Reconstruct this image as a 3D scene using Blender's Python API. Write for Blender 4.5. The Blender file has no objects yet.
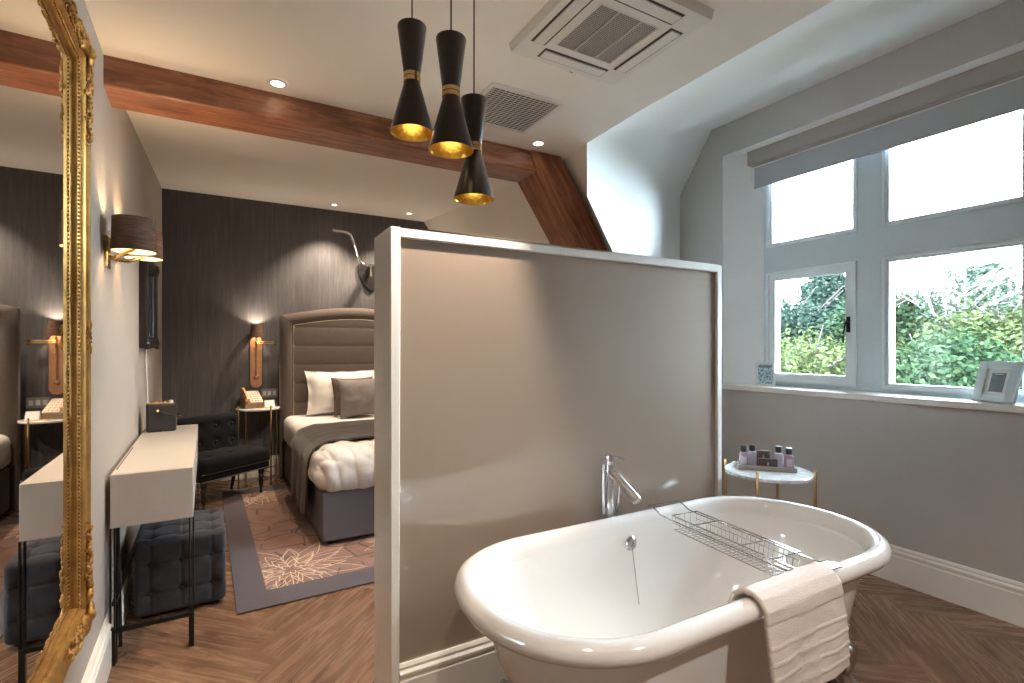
import bpy, bmesh, math, random
from mathutils import Vector, Matrix, noise
R = math.radians
PI = math.pi
scene = bpy.context.scene
COL = scene.collection
random.seed(11)

# ------------------------------------------------------------------ materials
def lin(c):
    return tuple(((v/255.0)/12.92 if v/255.0 <= .04045 else ((v/255.0+.055)/1.055)**2.4) for v in c)

class NT:
    """small helper around a node tree"""
    def __init__(s, name):
        s.m = bpy.data.materials.new(name); s.m.use_nodes = True
        s.t = s.m.node_tree; s.t.nodes.clear()
        s.out = s.n('ShaderNodeOutputMaterial')
    def n(s, typ, **kw):
        nd = s.t.nodes.new(typ)
        for k, v in kw.items():
            setattr(nd, k, v)
        return nd
    def l(s, a, b):
        s.t.links.new(a, b)
    def val(s, sock, v):
        if isinstance(v, bpy.types.NodeSocket): s.l(v, sock)
        else: sock.default_value = v
    def math(s, op, a, b=None, c=None):
        nd = s.n('ShaderNodeMath', operation=op)
        s.val(nd.inputs[0], a)
        if b is not None: s.val(nd.inputs[1], b)
        if c is not None: s.val(nd.inputs[2], c)
        return nd.outputs[0]
    def mix(s, fac, a, b, blend='MIX'):
        nd = s.n('ShaderNodeMix', data_type='RGBA', blend_type=blend)
        s.val(nd.inputs[0], fac)
        for i, v in ((6, a), (7, b)):
            if isinstance(v, bpy.types.NodeSocket): s.l(v, nd.inputs[i])
            else: nd.inputs[i].default_value = (*v[:3], 1)
        return nd.outputs[2]
    def coord(s, kind='Object', scale=(1, 1, 1), rot=(0, 0, 0), loc=(0, 0, 0)):
        tc = s.n('ShaderNodeTexCoord'); mp = s.n('ShaderNodeMapping')
        mp.inputs['Scale'].default_value = scale; mp.inputs['Rotation'].default_value = rot
        mp.inputs['Location'].default_value = loc
        s.l(tc.outputs[kind], mp.inputs['Vector'])
        return mp.outputs['Vector']
    def noise(s, vec, scale=5, detail=4, rough=.55, dist=0):
        nd = s.n('ShaderNodeTexNoise')
        nd.inputs['Scale'].default_value = scale; nd.inputs['Detail'].default_value = detail
        nd.inputs['Roughness'].default_value = rough; nd.inputs['Distortion'].default_value = dist
        s.l(vec, nd.inputs['Vector'])
        return nd.outputs['Fac']
    def ramp(s, fac, stops):
        nd = s.n('ShaderNodeValToRGB')
        e = nd.color_ramp.elements
        while len(e) < len(stops): e.new(.5)
        for i, (p, c) in enumerate(stops):
            e[i].position = p; e[i].color = (*c[:3], 1)
        s.l(fac, nd.inputs[0])
        return nd.outputs['Color']
    def bump(s, height, strength=.2, dist=.01):
        nd = s.n('ShaderNodeBump')
        nd.inputs['Strength'].default_value = strength; nd.inputs['Distance'].default_value = dist
        s.l(height, nd.inputs['Height'])
        return nd.outputs['Normal']
    def bsdf(s, color, rough=.5, metal=0, normal=None, **kw):
        b = s.n('ShaderNodeBsdfPrincipled')
        if isinstance(color, bpy.types.NodeSocket): s.l(color, b.inputs['Base Color'])
        else: b.inputs['Base Color'].default_value = (*color[:3], 1)
        s.val(b.inputs['Roughness'], rough)
        b.inputs['Metallic'].default_value = metal
        if normal is not None: s.l(normal, b.inputs['Normal'])
        for k, v in kw.items():
            b.inputs[k.replace('_', ' ')].default_value = v
        s.l(b.outputs[0], s.out.inputs['Surface'])
        return b

M = {}
def simple(name, rgb, rough=.5, metal=0, var=.06, nscale=30, bump=0, bscale=200, **kw):
    t = NT(name); c = lin(rgb)
    v = t.coord()
    f = t.noise(v, nscale, 3)
    lo = tuple(x*(1-var) for x in c); hi = tuple(min(1, x*(1+var)) for x in c)
    col = t.ramp(f, [(.3, lo), (.7, hi)])
    nrm = None
    if bump:
        nrm = t.bump(t.noise(v, bscale, 2), bump, .004)
    t.bsdf(col, rough, metal, nrm, **kw)
    M[name] = t.m
    return t.m

simple('sash_white', (224, 232, 236), .35, var=.01)
simple('greige_paint', (172, 164, 155), .7, var=.02, nscale=3)
simple('window_wall_paint', (190, 186, 182), .7, var=.02, nscale=3)
simple('ceiling_paint', (234, 229, 222), .8, var=.015, nscale=3)
simple('dormer_paint', (240, 241, 240), .75, var=.015, nscale=3)
simple('white_gloss', (236, 233, 226), .3, var=.01)
simple('window_white', (196, 208, 214), .4, var=.015)
simple('desk_white', (204, 198, 190), .3, var=.015)
simple('desk_edge', (140, 104, 86), .5, var=.05)
simple('black_metal', (26, 25, 25), .4, .5, var=.1)
simple('black_satin', (30, 27, 27), .32, 0, var=.1)
simple('pendant_black', (58, 50, 47), .34, .1, var=.08, nscale=60)
simple('gold_leaf', (222, 176, 74), .32, 1, var=.18, nscale=90, bump=.25, bscale=120)
simple('gold_frame', (200, 154, 88), .40, .85, var=.2, nscale=25, bump=.15, bscale=150)
simple('gold_dark', (128, 92, 44), .42, 1, var=.3, nscale=40, bump=.2, bscale=200)
simple('brass', (212, 182, 128), .25, 1, var=.05)
simple('copper', (196, 150, 116), .42, .75, var=.06, nscale=20)
simple('chrome', (222, 222, 224), .08, 1, var=.01)
simple('wire_chrome', (190, 188, 186), .18, 1, var=.03)
simple('cast_silver', (186, 184, 182), .3, 1, var=.1, nscale=60, bump=.4, bscale=90)
simple('enamel', (226, 222, 218), .12, var=.005, Coat_Weight=.6, Coat_Roughness=.05)
simple('bed_grey', (98, 95, 99), .95, var=.16, nscale=260, bump=.25, bscale=500)
simple('headboard_fabric', (80, 69, 63), .8, var=.07, nscale=30, Sheen_Weight=.3)
simple('piping', (206, 184, 156), .5, var=.04)
simple('white_linen', (212, 208, 204), .85, var=.02, nscale=14, bump=.1, bscale=300)
simple('cushion_grey', (96, 88, 86), .7, var=.12, nscale=18, Sheen_Weight=.5)
simple('cushion_brown', (88, 70, 62), .8, var=.15, nscale=70)
simple('velvet_navy', (11, 13, 19), .85, var=.3, nscale=16, Sheen_Weight=.06, Specular_IOR_Level=.2)
simple('velvet_charcoal', (47, 47, 52), .75, var=.3, nscale=14, Sheen_Weight=.15, Specular_IOR_Level=.25)
simple('button_dark', (40, 41, 48), .8)
simple('leather_black', (38, 34, 32), .55, var=.2, nscale=120, bump=.4, bscale=260)
simple('terry', (226, 212, 202), .95, var=.05, nscale=220, bump=.9, bscale=420)
simple('tray_taupe', (158, 148, 140), .5, var=.05)
simple('brown_card', (84, 68, 64), .7, var=.05)
simple('lilac_gel', (176, 150, 168), .15, var=.03, Coat_Weight=.5)
simple('clear_lotion', (214, 210, 226), .15, var=.03, Coat_Weight=.5)
simple('label_white', (206, 198, 204), .5, var=.03)
simple('frame_silver', (196, 204, 208), .35, .15, var=.04)
simple('photo_grey', (120, 132, 140), .35, var=.25, nscale=14)
simple('vent_white', (222, 219, 214), .45, var=.01)
simple('vent_dark', (70, 68, 66), .7, var=.1)
simple('vent_grey', (130, 128, 126), .6, var=.05)
simple('phone_cream', (206, 188, 164), .4, var=.04)
simple('phone_dark', (120, 96, 76), .4, var=.05)
simple('blind_fabric', (178, 181, 184), .85, var=.03, nscale=200)
simple('pelmet', (168, 161, 154), .7, var=.02)
simple('bark', (54, 46, 40), .9, var=.3, nscale=14)
simple('bark_pale', (120, 118, 114), .85, var=.15, nscale=14)
simple('lawn', (58, 62, 52), .95, var=.3, nscale=2)
simple('plastic_white', (226, 224, 220), .4, var=.01)

def emis(name, rgb, strength):
    t = NT(name)
    e = t.n('ShaderNodeEmission'); e.inputs[0].default_value = (*lin(rgb), 1); e.inputs[1].default_value = strength
    t.l(e.outputs[0], t.out.inputs[0]); M[name] = t.m
emis('bulb_warm', (255, 226, 180), 4)
emis('bulb_dim', (255, 226, 170), .12)
emis('spot_glow', (255, 238, 214), 4)

def make_glass():
    t = NT('window_glass')
    tr = t.n('ShaderNodeBsdfTransparent'); tr.inputs[0].default_value = (.97, .985, .98, 1)
    gl = t.n('ShaderNodeBsdfGlossy'); gl.inputs['Roughness'].default_value = .01
    fr = t.n('ShaderNodeFresnel'); fr.inputs[0].default_value = 1.45
    mx = t.n('ShaderNodeMixShader')
    t.l(fr.outputs[0], mx.inputs[0]); t.l(tr.outputs[0], mx.inputs[1]); t.l(gl.outputs[0], mx.inputs[2])
    t.l(mx.outputs[0], t.out.inputs[0]); M['window_glass'] = t.m
make_glass()

def make_mirror():
    t = NT('mirror_glass'); t.bsdf(lin((226, 226, 224)), .015, 1); M['mirror_glass'] = t.m
make_mirror()

def make_dark_mirror():
    t = NT('dark_mirror_glass'); t.bsdf(lin((150, 160, 170)), .06, 1); M['dark_mirror_glass'] = t.m
make_dark_mirror()

def make_panel():
    t = NT('panel_glass')
    v = t.coord()
    c = t.ramp(t.noise(v, 1.5, 2), [(.3, lin((158, 141, 127))), (.7, lin((161, 144, 130)))])
    t.bsdf(c, .5, 0, None, Coat_Weight=1.0, Coat_Roughness=.012, Coat_IOR=1.85, Specular_IOR_Level=.1)
    M['panel_glass'] = t.m
make_panel()

def make_wallpaper():
    t = NT('dark_wallpaper')
    v = t.coord('Object', (150, 150, 5))
    v2 = t.coord('Object', (34, 34, 2.2))
    f = t.noise(v, 1.0, 4, .7)
    g = t.noise(v2, 1.0, 3, .6)
    s = t.math('ADD', t.math('MULTIPLY', f, .6), t.math('MULTIPLY', g, .4))
    c = t.ramp(s, [(.34, lin((71, 70, 73))), (.52, lin((84, 82, 85))), (.68, lin((102, 99, 101)))])
    t.bsdf(c, .55, 0, t.bump(f, .25, .004), Specular_IOR_Level=.4)
    M['dark_wallpaper'] = t.m
make_wallpaper()

def make_wood_beam(name, rot):
    t = NT(name)
    tc = t.n('ShaderNodeTexCoord'); m1 = t.n('ShaderNodeMapping'); m1.inputs['Rotation'].default_value = (0, rot, 0)
    t.l(tc.outputs['Object'], m1.inputs['Vector'])
    m2 = t.n('ShaderNodeMapping'); m2.inputs['Scale'].default_value = (2.0, 17, 17); t.l(m1.outputs[0], m2.inputs['Vector'])
    v, v0 = m2.outputs[0], m1.outputs[0]
    f = t.noise(v, 1.6, 7, .68, .8)
    k = t.noise(v0, 4.5, 4, .6)
    c = t.ramp(f, [(.26, lin((92, 56, 40))), (.46, lin((136, 86, 61))), (.66, lin((176, 118, 84))), (.82, lin((146, 94, 66)))])
    dk = t.ramp(k, [(.3, (.55, .5, .48)), (.5, (1, 1, 1))])
    c = t.mix(.75, c, dk, 'MULTIPLY')
    # dark knots and old mortice stains
    vo = t.n('ShaderNodeTexVoronoi', feature='F1'); vo.inputs['Scale'].default_value = 2.1; t.l(v0, vo.inputs['Vector'])
    kn = t.ramp(vo.outputs['Distance'], [(.05, (.42, .36, .33)), (.12, (1, 1, 1))])
    c = t.mix(.8, c, kn, 'MULTIPLY')
    t.bsdf(c, .38, 0, t.bump(f, .45, .008), Specular_IOR_Level=.5)
    M[name] = t.m
make_wood_beam('beam_wood', 0); make_wood_beam('rafter_wood', R(-55.3))

def make_floor():
    t = NT('herringbone_oak')
    uv = t.n('ShaderNodeUVMap'); uv.uv_map = 'UVMap'
    at = t.n('ShaderNodeAttribute'); at.attribute_name = 'plank'
    sep = t.n('ShaderNodeSeparateXYZ'); t.l(uv.outputs[0], sep.inputs[0])
    cmb = t.n('ShaderNodeCombineXYZ')
    t.l(t.math('MULTIPLY', sep.outputs[0], 2.2), cmb.inputs[0])
    t.l(t.math('MULTIPLY', sep.outputs[1], 26.0), cmb.inputs[1])
    t.l(t.math('MULTIPLY', at.outputs['Fac'], 90.0), cmb.inputs[2])
    g = t.noise(cmb.outputs[0], 1.3, 6, .62, 1.2)
    cm2 = t.n('ShaderNodeCombineXYZ')
    t.l(t.math('MULTIPLY', sep.outputs[0], 1.2), cm2.inputs[0])
    t.l(t.math('MULTIPLY', sep.outputs[1], 7.0), cm2.inputs[1])
    t.l(t.math('MULTIPLY', at.outputs['Fac'], 50.0), cm2.inputs[2])
    g2 = t.noise(cm2.outputs[0], 1.5, 4, .6, .8)
    s = t.math('ADD', t.math('MULTIPLY', g, .6), t.math('MULTIPLY', g2, .4))
    c = t.ramp(s, [(.3, lin((80, 60, 47))), (.46, lin((126, 98, 78))), (.6, lin((154, 122, 98))), (.75, lin((176, 144, 118)))])
    tone = t.ramp(at.outputs['Fac'], [(0, (.72, .70, .69)), (1, (1.0, 1.0, 1.0))])
    c = t.mix(1, c, tone, 'MULTIPLY')
    # bevelled plank edges: v runs 0..0.16 over a plank
    e = t.math('MINIMUM', sep.outputs[1], t.math('SUBTRACT', .16, sep.outputs[1]))
    e2 = t.math('MINIMUM', sep.outputs[0], t.math('SUBTRACT', .8, sep.outputs[0]))
    e = t.math('MINIMUM', e, e2)
    edge = t.math('LESS_THAN', e, .0012)
    c = t.mix(t.math('MULTIPLY', edge, .6), c, lin((60, 42, 32)))
    rough = t.math('ADD', t.math('MULTIPLY', g, .2), .17)
    t.bsdf(c, rough, 0, t.bump(g, .15, .003), Specular_IOR_Level=.5)
    M['herringbone_oak'] = t.m
make_floor()

def make_rug():
    t = NT('rug_pattern')
    tc = t.n('ShaderNodeTexCoord'); sp = t.n('ShaderNodeSeparateXYZ'); t.l(tc.outputs['Object'], sp.inputs[0])
    x, y = sp.outputs[0], sp.outputs[1]
    pile = t.noise(tc.outputs['Object'], 160, 3, .6)
    # bronze field with dark cracked lines
    vo = t.n('ShaderNodeTexVoronoi', feature='DISTANCE_TO_EDGE'); vo.inputs['Scale'].default_value = 4.6
    t.l(tc.outputs['Object'], vo.inputs['Vector'])
    crack = t.math('LESS_THAN', vo.outputs['Distance'], .018)
    big = t.noise(tc.outputs['Object'], 2.5, 2)
    keep = t.math('GREATER_THAN', big, .42)
    field = t.ramp(t.noise(tc.outputs['Object'], 9, 3), [(.3, lin((116, 86, 75))), (.7, lin((140, 106, 92)))])
    field = t.mix(t.math('MULTIPLY', crack, keep), field, lin((70, 50, 46)))
    # flowers: nested rings of pointed petals drawn in a thin pale line
    def flower(cx, cy, rad):
        dx = t.math('SUBTRACT', x, cx); dy = t.math('SUBTRACT', y, cy)
        r = t.math('SQRT', t.math('ADD', t.math('MULTIPLY', dx, dx), t.math('MULTIPLY', dy, dy)))
        th = t.math('ARCTAN2', dy, dx)
        tot = None
        for k, (R_, n, ph, dp) in enumerate(((1.05, 13, .2, .48), (.82, 12, .9, .46), (.58, 11, 1.7, .46), (.38, 9, .4, .45), (.2, 7, .1, .45))):
            a = t.math('MULTIPLY', t.math('ADD', th, ph), n/(2*PI))
            fr = t.math('FRACT', t.math('ADD', a, 20.0))
            tri = t.math('ABSOLUTE', t.math('SUBTRACT', t.math('MULTIPLY', fr, 2.0), 1.0))   # 1 at valleys, 0 at tips
            rag = t.math('MULTIPLY', t.math('SINE', t.math('MULTIPLY', t.math('FLOOR', t.math('ADD', a, 20.0)), 2.399)), .12)
            tipd = t.math('POWER', tri, .85)
            rr = t.math('MULTIPLY', t.math('SUBTRACT', t.math('ADD', 1.0, rag), t.math('MULTIPLY', tipd, dp)), R_*rad)
            ln = t.math('LESS_THAN', t.math('ABSOLUTE', t.math('SUBTRACT', r, rr)), .006)
            # the sides of a petal run on inward between the valleys
            side = t.math('MULTIPLY', t.math('GREATER_THAN', tri, .94), t.math('MULTIPLY', t.math('LESS_THAN', r, R_*rad*.56), t.math('GREATER_THAN', r, R_*rad*.25)))
            ln = t.math('MAXIMUM', ln, side)
            tot = ln if tot is None else t.math('MAXIMUM', tot, ln)
        return tot
    fl = flower(.30, .40, .37)
    fl = t.math('MAXIMUM', fl, flower(.22, 2.15, .3))
    fl = t.math('MAXIMUM', fl, flower(1.05, .55, .28))
    field = t.mix(fl, field, lin((214, 186, 160)))
    # plain border
    W, L = 2.5, 2.46
    m = t.math('MINIMUM', t.math('SUBTRACT', x, .15), t.math('SUBTRACT', W-.15, x))
    m2 = t.math('MINIMUM', t.math('SUBTRACT', y, .19), t.math('SUBTRACT', L-.19, y))
    inside = t.math('GREATER_THAN', t.math('MINIMUM', m, m2), 0)
    border = t.ramp(pile, [(.3, lin((66, 58, 64))), (.7, lin((88, 77, 83)))])
    c = t.mix(inside, border, field)
    t.bsdf(c, .95, 0, t.bump(pile, .5, .004), Sheen_Weight=.2)
    M['rug_pattern'] = t.m
make_rug()

def make_throw():
    t = NT('throw_fabric')
    v = t.coord('Object', (6, 30, 30))
    f = t.noise(v, 2, 5, .65, .8)
    c = t.ramp(f, [(.3, lin((36, 31, 29))), (.5, lin((56, 48, 45))), (.7, lin((92, 80, 74)))])
    t.bsdf(c, .75, 0, t.bump(f, .5, .008), Sheen_Weight=.3)
    M['throw_fabric'] = t.m
make_throw()

def make_marble():
    t = NT('white_marble')
    v = t.coord()
    f = t.noise(v, 6, 6, .65, 1.8)
    c = t.ramp(f, [(.42, lin((238, 238, 238))), (.5, lin((206, 207, 210))), (.56, lin((240, 240, 240)))])
    t.bsdf(c, .15, 0, None, Coat_Weight=.4)
    M['white_marble'] = t.m
make_marble()

def make_shade():
    t = NT('shade_fabric')
    v = t.coord('Object', (18, 18, 420))
    f = t.noise(v, 1, 3, .6)
    c = t.ramp(f, [(.3, lin((92, 72, 62))), (.7, lin((140, 112, 98)))])
    d = t.n('ShaderNodeBsdfDiffuse'); t.l(c, d.inputs[0])
    tr = t.n('ShaderNodeBsdfTranslucent'); t.l(c, tr.inputs[0])
    mx = t.n('ShaderNodeMixShader'); mx.inputs[0].default_value = .22
    t.l(d.outputs[0], mx.inputs[1]); t.l(tr.outputs[0], mx.inputs[2]); t.l(mx.outputs[0], t.out.inputs[0])
    M['shade_fabric'] = t.m
make_shade()
simple('shade_lining', (236, 222, 190), .7, var=.01)

def make_leaf(name, a, b, c3):
    t = NT(name)
    at = t.n('ShaderNodeAttribute'); at.attribute_name = 'tint'
    c = t.ramp(at.outputs['Fac'], [(0, lin(a)), (.5, lin(b)), (1, lin(c3))])
    d = t.n('ShaderNodeBsdfDiffuse'); t.l(c, d.inputs[0])
    tr = t.n('ShaderNodeBsdfTranslucent'); t.l(c, tr.inputs[0])
    mx = t.n('ShaderNodeMixShader'); mx.inputs[0].default_value = .2
    t.l(d.outputs[0], mx.inputs[1]); t.l(tr.outputs[0], mx.inputs[2]); t.l(mx.outputs[0], t.out.inputs[0])
    M[name] = t.m
make_leaf('leaf_blue', (24, 34, 31), (35, 46, 40), (51, 59, 51))
make_leaf('leaf_yellow', (35, 44, 25), (52, 59, 35), (71, 72, 52))
make_leaf('leaf_green', (22, 35, 24), (35, 48, 33), (53, 62, 42))
make_leaf('leaf_pale', (40, 49, 42), (55, 62, 52), (69, 71, 62))

def make_print():
    t = NT('card_print')
    v = t.coord('Object', (60, 60, 60))
    f = t.noise(v, 1.2, 3, .6)
    c = t.ramp(f, [(.35, lin((70, 92, 104))), (.48, lin((150, 178, 186))), (.6, lin((206, 222, 226))), (.75, lin((110, 128, 96)))])
    t.bsdf(c, .4); M['card_print'] = t.m
make_print()

def make_ac_grid():
    t = NT('grille_mesh')
    tc = t.n('ShaderNodeTexCoord'); sp = t.n('ShaderNodeSeparateXYZ'); t.l(tc.outputs['Object'], sp.inputs[0])
    a = t.math('LESS_THAN', t.math('FRACT', t.math('MULTIPLY', sp.outputs[0], 120.0)), .4)
    b = t.math('LESS_THAN', t.math('FRACT', t.math('MULTIPLY', sp.outputs[1], 120.0)), .4)
    ln = t.math('MAXIMUM', a, b)
    c = t.mix(ln, lin((66, 62, 59)), lin((170, 164, 158)))
    t.bsdf(c, .5); M['grille_mesh'] = t.m
make_ac_grid()

# ------------------------------------------------------------------ mesh helpers
class MB:
    def __init__(s): s.v = []; s.f = []
    def add(s, vs, fs, mat=None):
        b = len(s.v)
        for p in vs:
            p = Vector(p)
            if mat is not None: p = mat @ p
            s.v.append(tuple(p))
        s.f += [tuple(b+i for i in f) for f in fs]
        return s
    def box(s, c, d, rz=0, mat=None):
        x, y, z = (q/2 for q in d)
        vs = [(-x,-y,-z),(x,-y,-z),(x,y,-z),(-x,y,-z),(-x,-y,z),(x,-y,z),(x,y,z),(-x,y,z)]
        m = Matrix.Translation(c) @ Matrix.Rotation(rz, 4, 'Z')
        if mat is not None: m = mat @ m
        return s.add(vs, [(0,3,2,1),(4,5,6,7),(0,1,5,4),(1,2,6,5),(2,3,7,6),(3,0,4,7)], m)
    def bx(s, x0, x1, y0, y1, z0, z1):
        return s.box(((x0+x1)/2, (y0+y1)/2, (z0+z1)/2), (abs(x1-x0), abs(y1-y0), abs(z1-z0)))
    def tube(s, path, r, n=8, closed=False, cap=True):
        P = [Vector(p) for p in path]; N = len(P)
        rr = r if isinstance(r, (list, tuple)) else [r]*N
        T = []
        for i in range(N):
            if closed: a, b = P[i-1], P[(i+1) % N]
            else: a, b = P[max(i-1, 0)], P[min(i+1, N-1)]
            d = b-a
            T.append(d.normalized() if d.length > 1e-9 else Vector((0, 0, 1)))
        up = Vector((0, 0, 1)) if abs(T[0].z) < .9 else Vector((1, 0, 0))
        u = T[0].cross(up).normalized()
        vs = []
        for i in range(N):
            u = (u - T[i]*u.dot(T[i]))
            u = u.normalized() if u.length > 1e-6 else T[i].orthogonal().normalized()
            w = T[i].cross(u)
            for k in range(n):
                a = 2*PI*k/n
                vs.append(P[i] + (u*math.cos(a)+w*math.sin(a))*rr[i])
        fs = []
        for i in range(N if closed else N-1):
            j = (i+1) % N
            for k in range(n):
                l = (k+1) % n
                fs.append((i*n+k, i*n+l, j*n+l, j*n+k))
        if cap and not closed:
            fs.append(tuple(range(n-1, -1, -1))); fs.append(tuple((N-1)*n+k for k in range(n)))
        return s.add(vs, fs)
    def lathe(s, prof, n=32, mat=None, c=(0, 0, 0)):
        """prof: list of (r, z); r == 0 closes"""
        vs, idx = [], []
        for r, z in prof:
            if r <= 1e-6:
                idx.append([len(vs)]); vs.append((c[0], c[1], c[2]+z))
            else:
                idx.append(list(range(len(vs), len(vs)+n)))
                vs += [(c[0]+r*math.cos(2*PI*k/n), c[1]+r*math.sin(2*PI*k/n), c[2]+z) for k in range(n)]
        fs = []
        for a, b in zip(idx, idx[1:]):
            for k in range(n):
                l = (k+1) % n
                if len(a) == 1 and len(b) == 1: continue
                if len(a) == 1: fs.append((a[0], b[l], b[k]))
                elif len(b) == 1: fs.append((a[k], a[l], b[0]))
                else: fs.append((a[k], a[l], b[l], b[k]))
        return s.add(vs, fs, mat)
    def ball(s, c, r, n=10, m=6, sc=(1, 1, 1), mat=None):
        prof = [(math.sin(PI*i/m), -math.cos(PI*i/m)) for i in range(m+1)]
        mm = Matrix.Translation(c) @ Matrix.Diagonal((r*sc[0], r*sc[1], r*sc[2], 1))
        if mat is not None: mm = mat @ mm
        return s.lathe(prof, n, mm)
    def prism(s, poly, h0, h1, axis='Z'):
        """poly extruded along axis. Z: (x,y); Y: (x,z); X: (y,z)"""
        def pt(p, h):
            return {'Z': (p[0], p[1], h), 'Y': (p[0], h, p[1]), 'X': (h, p[0], p[1])}[axis]
        n = len(poly)
        vs = [pt(p, h0) for p in poly] + [pt(p, h1) for p in poly]
        fs = [tuple(range(n-1, -1, -1)), tuple(range(n, 2*n))] + [(i, (i+1) % n, n+(i+1) % n, n+i) for i in range(n)]
        return s.add(vs, fs)
    def grid(s, fn, nu, nv, closed_u=False):
        vs = [fn(i/(nu if closed_u else nu-1), j/(nv-1)) for j in range(nv) for i in range(nu)]
        fs = []
        for j in range(nv-1):
            for i in range(nu if closed_u else nu-1):
                k = (i+1) % nu
                fs.append((j*nu+i, j*nu+k, (j+1)*nu+k, (j+1)*nu+i))
        return s.add(vs, fs)
    def super(s, c, d, e1=.5, e2=.5, n=32, m=20, fn=None):
        """superellipsoid, exponents below 1 are boxier; fn moves a finished point"""
        def sg(w, e): return math.copysign(abs(w)**e, w)
        vs, fs = [], []
        for j in range(m+1):
            b = -PI/2 + PI*j/m
            for i in range(n):
                a = 2*PI*i/n
                p = Vector((d[0]/2*sg(math.cos(b), e1)*sg(math.cos(a), e2), d[1]/2*sg(math.cos(b), e1)*sg(math.sin(a), e2), d[2]/2*sg(math.sin(b), e1)))
                if fn: p = fn(p)
                vs.append(p+Vector(c))
        for j in range(m):
            for i in range(n):
                k = (i+1) % n
                fs.append((j*n+i, j*n+k, (j+1)*n+k, (j+1)*n+i))
        return s.add(vs, fs)
    def rbox(s, c, d, r, step, fn=None):
        """an evenly divided box of size d with edges rounded to r; fn moves a finished point (about the box centre)"""
        hx, hy, hz = (q/2 for q in d)
        for ax in range(3):
            for sg in (-1, 1):
                hs = [hx, hy, hz]; o1, o2 = [q for q in range(3) if q != ax]
                n1, n2 = max(3, int(2*hs[o1]/step)), max(3, int(2*hs[o2]/step))
                def ff(u, v):
                    p = [0, 0, 0]; p[ax] = sg*hs[ax]
                    p[o1] = hs[o1]*(2*u-1); p[o2] = hs[o2]*(2*v-1)
                    q = Vector([max(-h_+r, min(h_-r, w)) for w, h_ in zip(p, hs)]); e = Vector(p)-q
                    P = q+e.normalized()*r if e.length > 1e-9 else q
                    if fn: P = fn(P)
                    return tuple(P+Vector(c))
                s.grid(ff, n1+1, n2+1)
        return s
    def build(s, name, mat, parent=None, bevel=0, smooth=35, solid=0, sub=0, segs=2):
        me = bpy.data.meshes.new(name); me.from_pydata(s.v, [], s.f)
        bm = bmesh.new(); bm.from_mesh(me)
        bmesh.ops.remove_doubles(bm, verts=bm.verts, dist=1e-6)
        bmesh.ops.recalc_face_normals(bm, faces=bm.faces)
        bm.to_mesh(me); bm.free()
        me.materials.append(M[mat] if isinstance(mat, str) else mat)
        if smooth:
            me.shade_smooth()
            me.set_sharp_from_angle(angle=R(smooth))
        o = bpy.data.objects.new(name, me); COL.objects.link(o)
        if parent is not None: o.parent = parent
        if solid:
            md = o.modifiers.new('thick', 'SOLIDIFY'); md.thickness = solid; md.offset = 0
        if sub:
            md = o.modifiers.new('sub', 'SUBSURF'); md.levels = sub; md.render_levels = sub
        if bevel:
            md = o.modifiers.new('soft', 'BEVEL'); md.width = bevel; md.segments = segs; md.limit_method = 'ANGLE'; md.angle_limit = R(40)
        return o

def tag(o, label, cat, group=None):
    o['label'] = label; o['category'] = cat
    if group: o['group'] = group
    return o
def thing(name, label, cat, loc=(0, 0, 0), rz=0, group=None):
    o = bpy.data.objects.new(name, None); COL.objects.link(o)
    o.location = loc; o.rotation_euler = (0, 0, rz); o.empty_display_size = .1
    return tag(o, label, cat, group)
def struct(o, label=None):
    o['kind'] = 'structure'
    if label: o['label'] = label
    return o
def copy_tree(o, parent=None):
    c = o.copy(); COL.objects.link(c)
    if parent is not None: c.parent = parent
    for ch in list(o.children): copy_tree(ch, c)
    return c
def nz(p, s, seed=0): return noise.noise(Vector((p[0]*s+seed, p[1]*s+seed*1.7, p[2]*s-seed)))

# ------------------------------------------------------------------ room shell
CZ = 2.475                       # flat ceiling
YB = 5.75                        # papered wall behind the bed
XR = 3.26                        # window wall
def xw(y): return -.412 - .0234*(y-2.55)      # left wall is a touch out of square
Y0 = -1.9
LW_ROT = math.atan(.0234)        # turn of things that stand along the left wall

# floor: herringbone planks, clipped to the room
def herringbone():
    w, n = .16, 5; L = w*n
    bm = bmesh.new(); uvl = bm.loops.layers.uv.new('UVMap'); pl = bm.faces.layers.float.new('plank')
    rot = Matrix.Rotation(R(45), 2)
    def quad(x0, y0, x1, y1, horiz):
        cs = [(x0, y0), (x1, y0), (x1, y1), (x0, y1)]
        vs = [bm.verts.new((*(rot @ Vector(c) + Vector((1.35, 1.9))), 0)) for c in cs]
        f = bm.faces.new(vs); f[pl] = random.random()
        for lp, c in zip(f.loops, cs):
            a, b = (c[0]-x0, c[1]-y0) if horiz else (c[1]-y0, c[0]-x0)
            lp[uvl].uv = (a, b)
    K = 46
    for m in range(-6, 7):
        for s_ in range(-K, K):
            x = (s_ + 2*n*m)*w; y = s_*w
            c = rot @ Vector((x, y)) + Vector((1.35, 1.9))
            if c.x < -2.2 or c.x > 5 or c.y < -3.2 or c.y > 7.2: continue
            quad(x, y, x+L, y+w, True)
            quad(x+L, y+w-L, x+L+w, y+w, False)
    for co, no in (((xw(0), 0, 0), (-1, -.0234, 0)), ((XR, 0, 0), (1, 0, 0)), ((0, Y0, 0), (0, -1, 0)), ((0, YB, 0), (0, 1, 0))):
        g = bm.verts[:] + bm.edges[:] + bm.faces[:]
        bmesh.ops.bisect_plane(bm, geom=g, plane_co=co, plane_no=no, clear_outer=True)
    for f in bm.faces:
        if f.normal.z < 0: f.normal_flip()
    me = bpy.data.meshes.new('floor'); bm.to_mesh(me); bm.free()
    me.materials.append(M['herringbone_oak'])
    o = bpy.data.objects.new('floor', me); COL.objects.link(o)
    return struct(o, 'brown oak floor laid in herringbone planks')
herringbone()

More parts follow.
